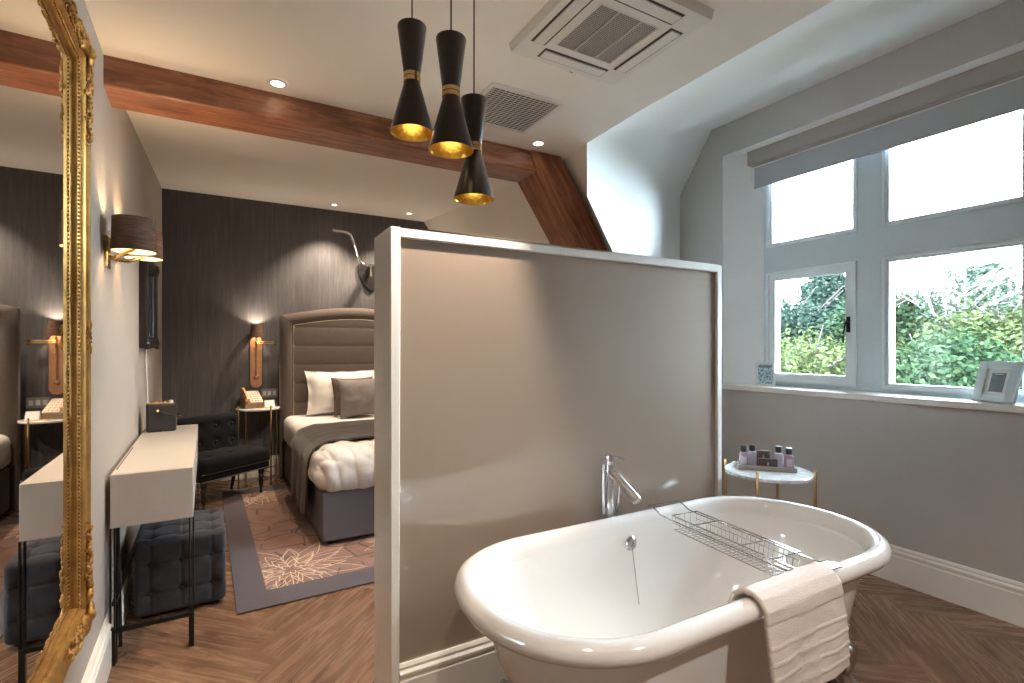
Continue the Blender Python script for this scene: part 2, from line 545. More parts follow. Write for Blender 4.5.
D0 = (2.07, YB, 2.79); D1 = (3.376, YB, .9)       # roof slope at the papered wall
C0 = (1.82, 2.33, 2.17)                          # where the roof slope starts at the dormer
def cheek_pt(x): return 2.33 + (x-1.82)*(2.95-2.33)/(3.26-1.82)
C1 = (3.26, 2.95, .9)
S0 = (1.86, 2.60, CZ); SM = (2.071, 2.60, 2.17); S1 = (2.949, 2.60, .9)
struct(MB().add([(xw(Y0), Y0, 0), (xw(YB), YB, 0), (xw(YB), YB, 2.8), (xw(2.82), 2.82, CZ), (xw(Y0), Y0, CZ)], [(0, 1, 2, 3, 4)]).build('wall_left', 'greige_paint', smooth=0), 'greige painted wall behind the gold mirror and desk')
struct(MB().add([(xw(YB), YB, 0), (D1[0], YB, 0), D1, D0, (xw(YB), YB, 2.79)], [(0, 1, 2, 3, 4)]).build('wall_back', 'dark_wallpaper', smooth=0), 'dark brown textured wallpaper wall behind the bed')
struct(MB().add([(xw(Y0), Y0, 0), (XR, Y0, 0), (XR, Y0, 2.94), (1.8, Y0, CZ), (xw(Y0), Y0, CZ)], [(0, 1, 2, 3, 4)]).build('wall_front', 'greige_paint', smooth=0))
struct(MB().add([(xw(Y0), Y0, CZ), (1.80, Y0, CZ), (1.80, 1.88, CZ), (1.82, 2.33, CZ), S0, (1.88, 2.82, CZ), (xw(2.82), 2.82, CZ), D0, (xw(YB), YB, 2.79)],
             [(0, 1, 2, 3, 4, 5, 6), (6, 5, 7, 8)]).build('ceiling', 'ceiling_paint', smooth=0), 'white plaster ceiling')
# sloping roof behind the rafter, with the small upstand beside the dormer
mb = MB()
mb.add([(1.82, 2.33, CZ), C0, SM, S0, C1, S1, D0, D1, (1.88, 2.82, CZ)], [(0, 1, 2, 3), (1, 4, 5, 2), (3, 2, 6, 8), (2, 5, 7, 6)])
mb.add([C1, S1, D1, (C1[0], C1[1], 0), (S1[0], S1[1], 0), (D1[0], D1[1], 0)], [(0, 3, 4, 1), (1, 4, 5, 2)])
struct(mb.build('ceiling_slope', 'ceiling_paint', smooth=0), 'sloping plaster ceiling behind the rafter')
# dormer: cheek, chamfer and rising soffit
WT = [(3.26, 2.95, 2.553), (3.26, 2.636, 2.968), (3.26, Y0, 2.94)]
mb = MB()
mb.add([(1.82, 2.33, CZ), C0, C1, WT[0]], [(0, 1, 2, 3)])
mb.add([(1.82, 2.33, CZ), (1.80, 1.88, CZ), WT[1], WT[0]], [(0, 1, 2, 3)])
mb.add([(1.80, 1.88, CZ), (1.80, Y0, CZ), WT[2], WT[1]], [(0, 1, 2, 3)])
struct(mb.build('wall_dormer', 'dormer_paint', smooth=70), 'white plaster dormer cheek and rising soffit around the window')

# window wall with its splayed opening
HY0, HY1, HZ0, HZ1 = .70, 2.54, 1.03, 2.735       # opening in the wall face
WX = 3.47; IY0, IY1, IZ0, IZ1 = .885, 2.35, 1.03, 2.735
mb = MB()
a = [(XR, Y0, 0), (XR, 2.95, 0), WT[0], WT[1], WT[2]]
h = [(XR, HY0, HZ0), (XR, HY1, HZ0), (XR, HY1, HZ1), (XR, HY0, HZ1)]
k = [(WX, IY0, IZ0), (WX, IY1, IZ0), (WX, IY1, IZ1), (WX, IY0, IZ1)]
mb.add(a+h+k, [(0, 1, 6, 5), (1, 2, 7, 6), (2, 3, 7), (3, 4, 8, 7), (4, 0, 5, 8)])
struct(mb.build('wall_window', 'window_wall_paint', smooth=0), 'greige wall around the large window')
mb = MB(); mb.add(h+k, [(1, 2, 6, 5), (2, 3, 7, 6), (3, 0, 4, 7)])
struct(mb.build('trim_1', 'dormer_paint', smooth=0), 'white splayed window reveal')
mb = MB().prism([(3.235, HY0-.03), (3.235, HY1+.02), (XR, HY1+.02), (3.54, 2.38), (3.54, .86), (XR, HY0-.03)], .995, 1.03)
struct(mb.build('trim_2', 'white_gloss', bevel=.004), 'white window sill board')
mb = MB().bx(3.35, 3.42, .84, 2.40, 2.635, 2.735)
struct(mb.build('trim_3', 'pelmet', bevel=.003), 'greige boxed pelmet above the roller blind')

# window: stone style mullions, casements and panes
win = bpy.data.objects.new('window_1', None); COL.objects.link(win); struct(win, 'large stone mullioned window of leaded white timber lights')
win.location = (WX, 0, 0)
LY = [(1.715, 2.325), (.925, 1.575)]
ZL, ZU = (1.055, 1.85), (2.03, 2.70)
ys = [.885] + sorted([v for p in LY for v in p]) + [2.35]
zs = [1.03, ZL[0], ZL[1], ZU[0], ZU[1], 2.735]
mb = MB()
for i in range(len(ys)-1):
    for j in range(len(zs)-1):
        if i % 2 == 1 and j % 2 == 1: continue
        mb.bx(0, .16, ys[i], ys[i+1], zs[j], zs[j+1])
mb.build('mullion_frame', 'window_white', win, smooth=0)
def ring(mb, y0, y1, z0, z1, t, x0, x1):
    mb.bx(x0, x1, y0, y0+t, z0, z1); mb.bx(x0, x1, y1-t, y1, z0, z1)
    mb.bx(x0, x1, y0+t, y1-t, z0, z0+t); mb.bx(x0, x1, y0+t, y1-t, z1-t, z1)
def window_handle(parent):
    mb = MB(); mb.bx(-.012, -.002, 1.752, 1.772, 1.40, 1.50)
    mb.tube([(-.004, 1.762, 1.465), (-.035, 1.762, 1.465), (-.04, 1.765, 1.45), (-.04, 1.775, 1.40), (-.035, 1.78, 1.36), (-.042, 1.775, 1.335)], .006)
    return mb.build('window_handle', 'black_metal', parent)
for i, (a0, a1) in enumerate(LY):
    for j, (z0, z1) in enumerate((ZL, ZU)):
        mb = MB()
        if j == 0 and i == 0:
            ring(mb, a0+.002, a1-.002, z0+.002, z1-.002, .02, -.012, .03)
            ring(mb, a0+.02, a1-.02, z0+.02, z1-.02, .046, -.004, .045)
            sash = mb.build('casement_sash', 'sash_white', win, bevel=.003); window_handle(sash)
            g = (a0+.06, a1-.06, z0+.06, z1-.06)
        else:
            ring(mb, a0+.001, a1-.001, z0+.001, z1-.001, .018, -.008, .03)
            ring(mb, a0+.018, a1-.018, z0+.018, z1-.018, .014, .012, .045)
            mb.build('window_bead', 'sash_white', win, bevel=.002)
            g = (a0+.03, a1-.03, z0+.03, z1-.03)
        MB().bx(.028, .032, *g).build('glass_pane', 'window_glass', win, smooth=0)

# skirting boards
SK = [(0, 0), (.022, 0), (.022, .145), (.018, .15), (.018, .158), (.022, .163), (.022, .172), (.012, .18), (.014, .19), (.008, .2), (0, .2)]
def skirting(name, p0, p1, inward, label=None, prof=SK, mat='white_gloss', base=0):
    p0, p1, nn = Vector(p0), Vector(p1), Vector(inward)
    vs = [p0+nn*a+Vector((0, 0, b+base)) for a, b in prof] + [p1+nn*a+Vector((0, 0, b+base)) for a, b in prof]
    n = len(prof)
    fs = [(i, (i+1) % n, n+(i+1) % n, n+i) for i in range(n)] + [tuple(range(n)), tuple(range(2*n-1, n-1, -1))]
    return struct(MB().add(vs, fs).build(name, mat, smooth=20), label)
skirting('baseboard_right', (XR, Y0, 0), (XR, 2.94, 0), (-1, 0, 0), 'white moulded skirting under the window')
skirting('baseboard_left', (xw(Y0), Y0, 0), (xw(YB), YB, 0), (1, .0234, 0), 'white moulded skirting along the mirror wall')
skirting('baseboard_back', (xw(YB)+.025, YB, 0), (3.5, YB, 0), (0, -1, 0), 'moulded skirting along the papered wall', mat='white_gloss')

# ------------------------------------------------------------------ timber truss
def rough_bar(poly, y0, y1, name, along):
    """a timber of the XZ outline poly between y0 and y1, with soft worn arrises"""
    o = MB().prism(poly, y0, y1, 'Y').build(name, 'beam_wood' if along == 'x' else 'rafter_wood', bevel=.012, segs=3)
    return struct(o)
bm_ = rough_bar([(xw(2.6)-.03, 2.354), (1.640, 2.354), (1.585, CZ+.02), (xw(2.6)-.03, CZ+.02)], 2.583, 2.818, 'ceiling_beam', 'x')
struct(bm_, 'dark red-brown timber beam across the ceiling')
bm_ = rough_bar([(1.582, CZ+.02), (1.80, CZ+.02), (2.60, 1.31), (2.60, .95), (1.64, 2.352)], 2.573, 2.818, 'rafter_beam', 'slope')
struct(bm_, 'slanting timber rafter rising behind the partition')

# ------------------------------------------------------------------ partition screen
PX0, PX1, PY, PT, PH = .503, 2.205, 1.735, .21, 1.718
part = bpy.data.objects.new('wall_partition', None); COL.objects.link(part); struct(part, 'freestanding partition with a glossy taupe glass face in a white frame'); part.location = (0, PY, 0)
mb = MB(); mb.bx(PX0, PX0+.030, -.012, PT, 0, PH); mb.bx(PX1-.030, PX1, -.012, PT, 0, PH); mb.bx(PX0+.030, PX1-.030, -.012, PT, PH-.034, PH)
mb.build('partition_frame', 'white_gloss', part, bevel=.003)
MB().bx(PX0+.029, PX1-.029, .012, PT-.008, 0, PH-.03).build('partition_core', 'greige_paint', part, smooth=0)
MB().bx(PX0+.031, PX1-.031, .004, .012, .19, PH-.035).build('glass_panel', 'panel_glass', part, smooth=0)
prof = [(a*1.0, b) for a, b in SK]
vs = [(PX0+.031, -a+.004, b) for a, b in prof] + [(PX1-.031, -a+.004, b) for a, b in prof]
n = len(prof)
MB().add(vs, [(i, (i+1) % n, n+(i+1) % n, n+i) for i in range(n)] + [tuple(range(n)), tuple(range(2*n-1, n-1, -1))]).build('partition_skirting', 'white_gloss', part, smooth=20)
part['category'] = 'partition'

# ------------------------------------------------------------------ bathtub
TC0, TC1, TY, TR = .957, 1.872, 1.247, .385
def stad(r, dl, n=96):
    """stadium outline of radius r, its straight part shortened by dl at each end"""
    out = []
    for i in range(n):
        a = 2*PI*(i+.5)/n
        cx = (TC1-dl) if math.cos(a) > 0 else (TC0+dl)
        e = .93
        c = math.copysign(abs(math.cos(a))**e, math.cos(a)); s_ = math.copysign(abs(math.sin(a))**e, math.sin(a))
        out.append((cx+r*c, TY+r*s_))
    return out
def tub_mesh(levels, cap0=False, cap1=False, n=96):
    mb = MB(); vs = []; fs = []
    for off, dl, z in levels:
        vs += [(x, y, z) for x, y in stad(TR-off, dl, n)]
    m = len(levels)
    for j in range(m-1):
        for i in range(n):
            k = (i+1) % n
            fs.append((j*n+i, j*n+k, (j+1)*n+k, (j+1)*n+i))
    if cap0: fs.append(tuple(range(n-1, -1, -1)))
    if cap1: fs.append(tuple((m-1)*n+i for i in range(n)))
    return mb.add(vs, fs)
tub = thing('bathtub', 'large white roll-top freestanding bathtub with a towel over its rim', 'bathtub')
lv = [(.20, .20, .115), (.165, .16, .13), (.125, .10, .2), (.095, .06, .33), (.082, .03, .47), (.076, .015, .545),
      (.070, .01, .556), (.03, 0, .551), (.01, 0, .560), (.001, 0, .576), (.001, 0, .590), (.010, 0, .604), (.026, 0, .611), (.042, 0, .611), (.056, 0, .604), (.066, 0, .590), (.073, .003, .568),
      (.085, .012, .48), (.098, .03, .38), (.116, .06, .28), (.145, .10, .21), (.18, .15, .175), (.25, .25, .165)]
tub_mesh(lv, True, True).build('basin', 'enamel', tub, smooth=60)
# claw feet
def foot_path(sx, sy):
    mb = MB()
    a = math.atan2(sy*.74, sx*.67)
    d = Vector((math.cos(a), math.sin(a), 0))
    b = Vector((TC1 if sx > 0 else TC0, TY, 0)) + d*.225
    pts = [b + d*t + Vector((0, 0, z)) for t, z in ((-.05, .15), (-.015, .20), (.02, .20), (.04, .165), (.035, .12), (.025, .075), (.045, .04), (.065, .026))]
    mb.tube(pts, [.012, .026, .036, .036, .032, .028, .03, .024], 12)
    side = Vector((-d.y, d.x, 0))
    for q in (-1, 0, 1):
        mb.ball(b+d*.072+side*q*.022+Vector((0, 0, .020)), .020, 8, 6)
    for q in (-1, 1):
        mb.tube([b+d*.03+side*q*(.02+.035*math.sin(t/8*PI))+Vector((0, 0, .21-.13*t/8)) for t in range(9)], .012, 6)
        mb.ball(b+d*.04+side*q*.04+Vector((0, 0, .18)), .017, 8, 6)
    return mb
for sx, sy in ((1, -1), (-1, -1), (1, 1), (-1, 1)):
    foot_path(sx, sy).build('claw_foot', 'cast_silver', tub, smooth=50)
# overflow and chain
OX, OZ = 1.43, .515
oy = TY+TR-.081
mb = MB(); m4 = Matrix.Translation((OX, oy, OZ)) @ Matrix.Rotation(R(92), 4, 'X')
mb.lathe([(0, .0), (.029, .0), (.029, .006), (.022, .013), (.010, .012), (.008, .007), (0, .006)], 24, m4)
ov = mb.build('overflow', 'chrome', tub)
mb = MB()
for i in range(58):
    z = OZ-.018-i*.006
    mb.ball((OX+.0007*i*.6, oy-.012-.0012*i*.5, z), .0026, 6, 4)
mb.build('plug_chain', 'chrome', ov)

# ------------------------------------------------------------------ bath filler
fa = thing('bath_tap', 'chrome floor-standing bath tap behind the tub', 'tap', (1.43, 1.680, 0))
mb = MB(); mb.lathe([(0, .004), (.036, .004), (.036, .012), (.030, .016), (.019, .02), (.019, .80), (.017, .806), (0, .806)], 24)
mb.build('column', 'chrome', fa)
mb = MB(); mb.lathe([(0, .806), (.018, .806), (.019, .81), (.019, .835), (.016, .845), (0, .847)], 20); mb.build('mixer_head', 'chrome', fa)
MB().tube([(.0, 0, .84), (.03, -.004, .835), (.075, -.01, .822)], .0045).build('lever', 'chrome', fa)
mb = MB(); mb.tube([(0, -.008, .775), (.006, -.05, .757), (.014, -.155, .690)], [.019, .020, .020], 16)
mb.tube([(.0135, -.150, .6932), (.0143, -.158, .688)], [.0185, .0185], 16)
mb.build('spout', 'chrome', fa)
mb = MB(); mb.tube([(-.032, 0, .60), (-.032, 0, .81)], .008, 12); mb.tube([(-.03, 0, .625), (0, 0, .625)], .009); mb.tube([(-.03, 0, .78), (0, 0, .78)], .006)
mb.build('hand_shower', 'chrome', fa)
MB().tube([(.02, -.004, .76), (.042, -.01, .74), (.046, -.012, .70), (.038, -.008, .63), (.026, 0, .56), (.02, .004, .45), (.022, .004, .3), (.0, -.01, .1)], .006).build('shower_hose', 'chrome', fa)

# ------------------------------------------------------------------ wire bath rack
cad = thing('bath_rack', 'chrome wire rack laid across the bathtub', 'bath rack', (1.64, TY, .616), R(-5.5))
mb = MB()
def rail(x):
    yr = TR-.02
    return [(x, yr+.004, .003), (x, yr-.006, .005), (x, yr-.03, .004), (x, yr-.055, -.004), (x, yr-.07, -.012), (x, yr-.12, -.014), (x, 0, -.014), (x, -yr+.12, -.014), (x, -yr+.07, -.012), (x, -yr+.055, -.004), (x, -yr+.03, .004), (x, -yr-.004, .004)]
for x in (-.078, .078): mb.tube(rail(x), .003, 6)
for yy in (TR-.004, -(TR-.02)-.004):
    pass
mb.tube([(-.078, TR-.016, .003), (.078, TR-.016, .003)], .003, 6)
mb.tube([(-.078, -(TR-.016), .004), (.078, -(TR-.016), .004)], .0035, 6)
mb.build('slide_rail', 'wire_chrome', cad)
mb = MB(); mb.bx(-.072, .072, -(TR-.02), -(TR-.06), .001, .004); mb.build('rest_plate', 'chrome', cad)
mb = MB()
bw, bl, bd = .066, .235, -.058
mb.tube([(-bw, -bl, 0), (bw, -bl, 0), (bw, bl, 0), (-bw, bl, 0)], .003, 6, closed=True)
mb.tube([(-bw+.008, -bl+.006, bd), (bw-.008, -bl+.006, bd), (bw-.008, bl-.006, bd), (-bw+.008, bl-.006, bd)], .002, 6, closed=True)
for i in range(25):
    y = -bl + 2*bl*i/24
    mb.tube([(-bw, y, 0), (-bw+.008, y*.975, bd), (bw-.008, y*.975, bd), (bw, y, 0)], .0012, 5)
for q in (-.03, 0, .03):
    mb.tube([(q, -bl, 0), (q, -bl+.006, bd), (q, bl-.006, bd), (q, bl, 0)], .0012, 5)
for y in (-.11, .11): mb.tube([(-bw, y, 0), (bw, y, 0)], .0024, 6)
for sx in (-1, 1):
    mb.tube([(sx*bw, -bl, -.03), (sx*(bw-.003), bl, -.03)], .0014, 5)
mb.build('wire_basket', 'wire_chrome', cad)

# ------------------------------------------------------------------ towel
def towel():
    # cross-section over the front rim (distance along -> y, z), from inside the tub to the outside
    prof = [(TY-TR+.099, .520), (TY-TR+.090, .572), (TY-TR+.076, .608), (TY-TR+.048, .630), (TY-TR+.020, .630), (TY-TR-.002, .618), (TY-TR-.018, .595), (TY-TR-.021, .56)]
    N = 44; mb = MB()
    def fn(u, v):
        x = 1.247 + .345*u + .055*v*(.4+u*.5)
        ln = .40 if u < .38 else (.40-.185*min(1, (u-.38)/.2)**.8)
        tot_top = .24
        s = v*(tot_top+ln)
        if s < tot_top:
            q = s/tot_top*(len(prof)-1); i = min(int(q), len(prof)-2); f = q-i
            y = prof[i][0]*(1-f)+prof[i+1][0]*f; z = prof[i][1]*(1-f)+prof[i+1][1]*f
        else:
            z = .56-(s-tot_top); y = TY-TR-.018 - .012*math.sin((s-tot_top)*9) 
        p = Vector((x, y, z))
        hang = max(0, s-tot_top)
        band = 0
        for b in (.06, .10, .14, .18):
            band -= .0032*math.exp(-((hang-b)/.0035)**2)*(1 if hang > 0 else 0)
        wv = .006*math.sin(u*9+hang*7)*min(1, hang*8)
        edge = .006*nz((x*3, z*3, 0), 9)
        return (p.x+.004*nz((z*20, 1, 2), 1), p.y - wv*.8 - band*-1 + edge*.4, p.z + edge*.3)
    mb.grid(fn, N, 190)
    o = mb.build('towel', 'terry', smooth=80, solid=.012)
    return tag(o, 'cream terry towel folded over the bathtub rim', 'towel')
towel()

# ------------------------------------------------------------------ marble side tables
def side_table(name, label, loc, rz, H, r, group):
    t = thing(name, label, 'side table', loc, rz, group)
    mb = MB(); mb.lathe([(0, H-.02), (r-.012, H-.02), (r-.006, H-.017), (r-.004, H-.004), (r-.008, H), (0, H)], 48); mb.build('table_top', 'white_marble', t)
    for k in range(4):
        a = PI/2*k; x, y = r*math.cos(a), r*math.sin(a)
        mb = MB(); mb.tube([(x, y, 0), (x, y, H+.022)], .0075, 10); mb.ball((x, y, H+.022), .0075, 8, 6); mb.tube([(x*.965, y*.965, H-.01), (x, y, H-.01)], .005, 8)
        mb.build('leg', 'brass', t)
    mb = MB()
    mb.tube([(r*.995, 0, .12), (-r*.995, 0, .12)], .004); mb.tube([(0, r*.995, .12), (0, -r*.995, .12)], .004)
    mb.build('cross_brace', 'brass', t)
    return t
side_table('side_table', 'round marble table on brass legs behind the bathtub holding bottles', (2.45, 1.635, 0), R(21), .67, .212, 'round marble side tables')
side_table('side_table', 'round marble table on brass legs beside the bed holding a telephone', (.305, 5.515, 0), R(30), .725, .198, 'round marble side tables')

# tray with toiletries
TRX, TRY, TRZ = 2.455, 1.650, .671
tdir = R(-48)
tm = Matrix.Translation((TRX, TRY, TRZ)) @ Matrix.Rotation(tdir, 4, 'Z')
tr = thing('tray', 'taupe rectangular tray of toiletries on the marble table by the bathtub', 'tray', (TRX, TRY, TRZ), tdir)
mb = MB(); mb.bx(-.135, .135, -.05, .05, 0, .006)
for x0, x1, y0, y1 in ((-.135, .135, -.05, -.044), (-.135, .135, .044, .05), (-.135, -.129, -.044, .044), (.129, .135, -.044, .044)): mb.bx(x0, x1, y0, y1, .006, .024)
mb.build('tray_body', 'tray_taupe', tr, bevel=.002)
def bottle(lx, ly, body, label):
    p = tm @ Vector((lx, ly, .0065))
    b = thing('toiletry_bottle', label, 'bottle', p, tdir, 'toiletry bottles on the tray'); b.scale = (1.2, 1.2, 1.25)
    mb = MB(); mb.super((0, 0, .032), (.036, .030, .064), .35, .5, 24, 14); mb.build('bottle_body', body, b, smooth=50)
    mb = MB(); mb.lathe([(0, .062), (.009, .062), (.009, .066), (.013, .066), (.013, .088), (.0115, .09), (0, .09)], 16); mb.build('cap', 'black_satin', b)
    mb = MB(); mb.bx(-.011, .011, -.0152, -.0146, .016, .046); mb.build('paper_label', 'label_white', b)
bottle(-.108, -.012, 'lilac_gel', 'lilac bottle at the left end of the tray')
bottle(-.062, .026, 'clear_lotion', 'clear bottle left of the brown cartons, set back on the tray')
bottle(.062, .022, 'clear_lotion', 'clear bottle right of the brown cartons, set back on the tray')
bottle(.104, -.012, 'lilac_gel', 'lilac bottle at the right end of the tray')
def carton(lx, ly, w, h, label):
    p = tm @ Vector((lx, ly, .0065))
    b = thing('soap_carton', label, 'carton', p, tdir, 'brown cartons on the tray')
    MB().bx(-w/2, w/2, -.012, .012, 0, h).build('box', 'brown_card', b, bevel=.001)
    mb = MB(); mb.bx(-.004, .004, -.0126, -.012, h*.45, h*.62); mb.bx(-.0014, .0014, -.0126, -.012, h*.35, h*.75); mb.build('crest', 'label_white', b)
carton(.004, -.028, .088, .054, 'low brown carton standing in front on the tray')
carton(-.012, .012, .06, .088, 'taller brown carton standing behind the low one')
p = tm @ Vector((-.150, .02, 0))
mb = MB(); mb.lathe([(0, 0), (.010, 0), (.012, .004), (.012, .018), (.008, .024), (0, .025)], 14)
o = mb.build('cotton_pot', 'plastic_white', None); o.location = p; tag(o, 'tiny white pot at the far left end of the tray', 'pot')

# ------------------------------------------------------------------ gilt mirror
def gilt_mirror():
    # local frame: u along the wall towards the bed, v up, w out from the wall
    y1, z0, z1, W = 1.975, .478, 2.205, 1.28
    y0 = y1-W
    rz = LW_ROT
    t = thing('wall_mirror', 'tall mirror in a carved gold frame on the left wall', 'mirror', (xw((y0+y1)/2)+.003, (y0+y1)/2, 0), rz)
    hw = W/2
    # frame profile: (distance in from outer edge, height off wall)
    pf = [(0, 0), (0, .040), (.006, .050), (.018, .054), (.028, .050), (.040, .040), (.060, .034), (.076, .036), (.084, .044), (.092, .046), (.100, .040), (.106, .028), (.116, .022), (.122, .012), (.122, .004)]
    def rect(d): return [(-hw+d, z0+d), (hw-d, z0+d), (hw-d, z1-d), (-hw+d, z1-d)]
    vs, fs = [], []
    pf = [(d*.58, h_*.62+(.018 if h_ > 0 else 0)) for d, h_ in pf]
    for d, h_ in pf: vs += [(h_, y, z) for y, z in rect(d)]
    for j in range(len(pf)-1):
        for i in range(4):
            k = (i+1) % 4
            fs.append((j*4+i, j*4+k, (j+1)*4+k, (j+1)*4+i))
    MB().add(vs, fs).build('frame', 'gold_frame', t, smooth=30)
    MB().add([(.021, -hw+.06, z0+.06), (.021, hw-.06, z0+.06), (.021, hw-.06, z1-.06), (.021, -hw+.06, z1-.06)], [(0, 1, 2, 3)]).build('mirror_glass', 'mirror_glass', t, smooth=0)
    # bead moulding
    mb = MB(); d = .0665
    zz = z0+d
    while zz < z1-d: mb.ball((.034, hw-d, zz), .0034, 6, 4); zz += .0115
    yy = -.1
    while yy < hw-d:
        mb.ball((.034, yy, z0+d), .0034, 6, 4); mb.ball((.034, yy, z1-d), .0034, 6, 4); yy += .0115
    mb.build('bead_moulding', 'gold_frame', t, smooth=60)
    # carved leaf scrolls at the corners
    def scroll(mb, cy, cz, r0, turns, a0, hgt, rt, sgn=1):
        pts, rr = [], []
        K = 26
        for i in range(K):
            f = i/(K-1); a = a0+sgn*f*turns*2*PI; r = r0*(1-.82*f)
            pts.append((hgt+.006*f, cy+r*math.cos(a), cz+r*math.sin(a))); rr.append(rt*(1-.45*f))
        mb.tube(pts, rr, 6)
    def leaf(mb, cy, cz, ang, ln, wd, hgt):
        m = Matrix.Translation((hgt, cy, cz)) @ Matrix.Rotation(ang, 4, 'X') @ Matrix.Translation((0, ln*.5, 0))
        mb.ball((0, 0, 0), 1, 8, 6, (.009, ln*.5, wd), m)
    def corner(cz, sv):
        rnd = random.Random(5)
        mb = MB()
        oy, oz = hw-.022, cz+sv*.022
        leaf(mb, oy, oz, R(45*sv+180), .06, .018, .048)
        for q in (-1, 1):
            leaf(mb, oy, oz, R(45*sv+180+q*38), .052, .015, .047)
            leaf(mb, oy, oz, R(45*sv+q*35), .044, .014, .050)
        leaf(mb, oy, oz, R(45*sv), .04, .016, .052)
        mb.ball((.052, oy, oz), .016, 10, 6); scroll(mb, oy, oz, .027, 1.2, 0, .051, .007)
        # trails along the two arms
        for arm in (0, 1):
            for i in range(9):
                s_ = .06+i*.024
                if arm == 0: cy, cz2, ad = oy+.012*math.sin(i*1.8), oz+sv*s_, R(90*sv)
                else: cy, cz2, ad = oy-s_, oz+sv*.012*math.sin(i*1.8), R(180)
                f = 1-i/11
                scroll(mb, cy, cz2, .016*f+.005, 1.1, rnd.random()*6, .049, .0052*f+.0018, 1 if i % 2 else -1)
                leaf(mb, cy, cz2, ad+R(40 if i % 2 else -40), .034*f+.01, .010*f+.003, .049)
                mb.ball((.052, cy, cz2), .0070*f+.0025, 6, 4)
            # inner trail
            for i in range(7):
                s_ = .06+i*.026
                f = 1-i/9
                if arm == 0: cy, cz2 = hw-.046+.003*math.sin(i*2), cz+sv*(.09+s_)
                else: cy, cz2 = hw-.09-s_, cz+sv*(.046+.003*math.sin(i*2))
                scroll(mb, cy, cz2, .009*f+.003, 1, rnd.random()*6, .046, .003*f+.0012, 1 if i % 2 else -1)
        mb.build('corner_carving', 'gold_frame', t, smooth=60)
    corner(z0, 1); corner(z1, -1)
    # small carvings half way up
    zc = (z0+z1)/2 - .01
    for cy, k_ in ((hw-.008, 1.0), (hw-.048, .7)):
        mb = MB()
        for sv in (-1, 1):
            scroll(mb, cy, zc+sv*.014*k_, .011*k_, 1.1, 0, .047, .0035*k_, sv); leaf(mb, cy, zc+sv*.020*k_, R(90*sv), .034*k_, .007*k_, .047)
        mb.ball((.048, cy, zc), .008*k_, 8, 6)
        mb.build('side_carving', 'gold_frame', t, smooth=60)
    return t
gilt_mirror()

# ------------------------------------------------------------------ desk
def desk():
    y0, y1 = 2.615, 4.07
    t = thing('desk', 'slim cream console desk on black legs against the left wall', 'desk', (xw(y0)+.013, y0, 0), LW_ROT)
    L, D = y1-y0, .292
    mb = MB(); mb.bx(0.003, D, 0, L, .562, .782)
    mb.build('drawer_box', 'desk_white', t, bevel=.004)
    MB().bx(.02, D-.02, .012, L-.012, .7822, .7832).build('top_inlay', 'desk_white', t)
    mb = MB(); mb.bx(.012, .016, .10, .66, .7834, .7842); mb.build('cable_slot', 'vent_dark', t)
    for y in (.012, L-.012):
        for x in (.012, D-.006):
            mb = MB()
            mb.bx(x-.011, x-.005, y-.01, y+.01, .14, .562); mb.bx(x+.003, x+.009, y-.01, y+.01, .14, .562)
            mb.bx(x-.011, x+.009, y-.012, y+.012, .0, .15)
            mb.build('leg', 'black_metal', t, bevel=.0015)
        mb = MB(); mb.bx(.012, D-.006, y-.008, y+.008, .130, .150); mb.build('stretcher', 'black_metal', t, bevel=.0015)
    mb = MB(); mb.bx(.008, .024, .012, L-.012, .24, .258); mb.build('rear_rail', 'black_metal', t, bevel=.0015)
    mb = MB()
    mb.tube([(.02, .16, .0), (.02, .07, .562)], .008, 6); mb.tube([(.02, .02, .0), (.02, .10, .562)], .006, 6)
    mb.build('splayed_strut', 'black_metal', t)
desk()

# radio on the desk
def radio():
    t = thing('radio', 'black leather radio with a gold handle on the cream desk', 'radio', (-.33, 3.86, .784), R(6))
    w, d, h_ = .155, .13, .17
    MB().bx(-w/2, w/2, -d/2, d/2, 0, h_).build('case', 'leather_black', t, bevel=.012, segs=3)
    MB().bx(-w/2+.012, w/2-.012, -d/2+.012, d/2-.012, h_, h_+.004).build('top_plate', 'copper', t, bevel=.001)
    for x in (-.045, -.015, .018):
        MB().lathe([(0, 0), (.009, 0), (.009, .012), (0, .013)], 12, None, (x, -.02, h_+.004)).build('dial', 'brass', t)
    MB().lathe([(0, 0), (.012, 0), (.012, .014), (0, .015)], 14, None, (.05, .0, h_+.004)).build('volume_dial', 'plastic_white', t)
    mb = MB()
    mb.tube([(-.02, -d/2-.006, h_-.04), (.03, -d/2-.02, h_-.062), (w/2+.012, -d/2-.012, h_-.078), (w/2+.024, 0, h_-.082), (w/2+.012, d/2+.01, h_-.078), (0, d/2+.012, h_-.05)], .005)
    mb.build('carry_handle', 'leather_black', t)
    MB().ball((-.02, -d/2-.004, h_-.04), .011, 10, 8).build('handle_stud', 'brass', t)
    MB().bx(w/2, w/2+.002, -.045, .045, .03, .105).build('speaker_grille', 'brass', t)
radio()
# cord that falls from the mirror on the wall to the radio
mb = MB(); mb.tube([(xw(4.14)+.012, 4.14, 1.36), (xw(4.16)+.012, 4.16, 1.15), (xw(4.19)+.014, 4.19, 1.0), (xw(4.2)+.02, 4.2, .80)], .0045, 6)
tag(mb.build('power_cord', 'plastic_white'), 'white cord hanging on the wall behind the radio', 'cord')
# low socket on the left wall
sk = thing('wall_socket', 'white socket low on the wall behind the desk legs', 'socket', (xw(2.72)+.001, 2.80, .30), LW_ROT)
MB().bx(0, .008, -.043, .043, -.043, .043).build('plate', 'plastic_white', sk, bevel=.002)
mb = MB(); mb.bx(.008, .03, -.02, .02, -.03, .015); mb.build('plug', 'vent_dark', sk, bevel=.002)

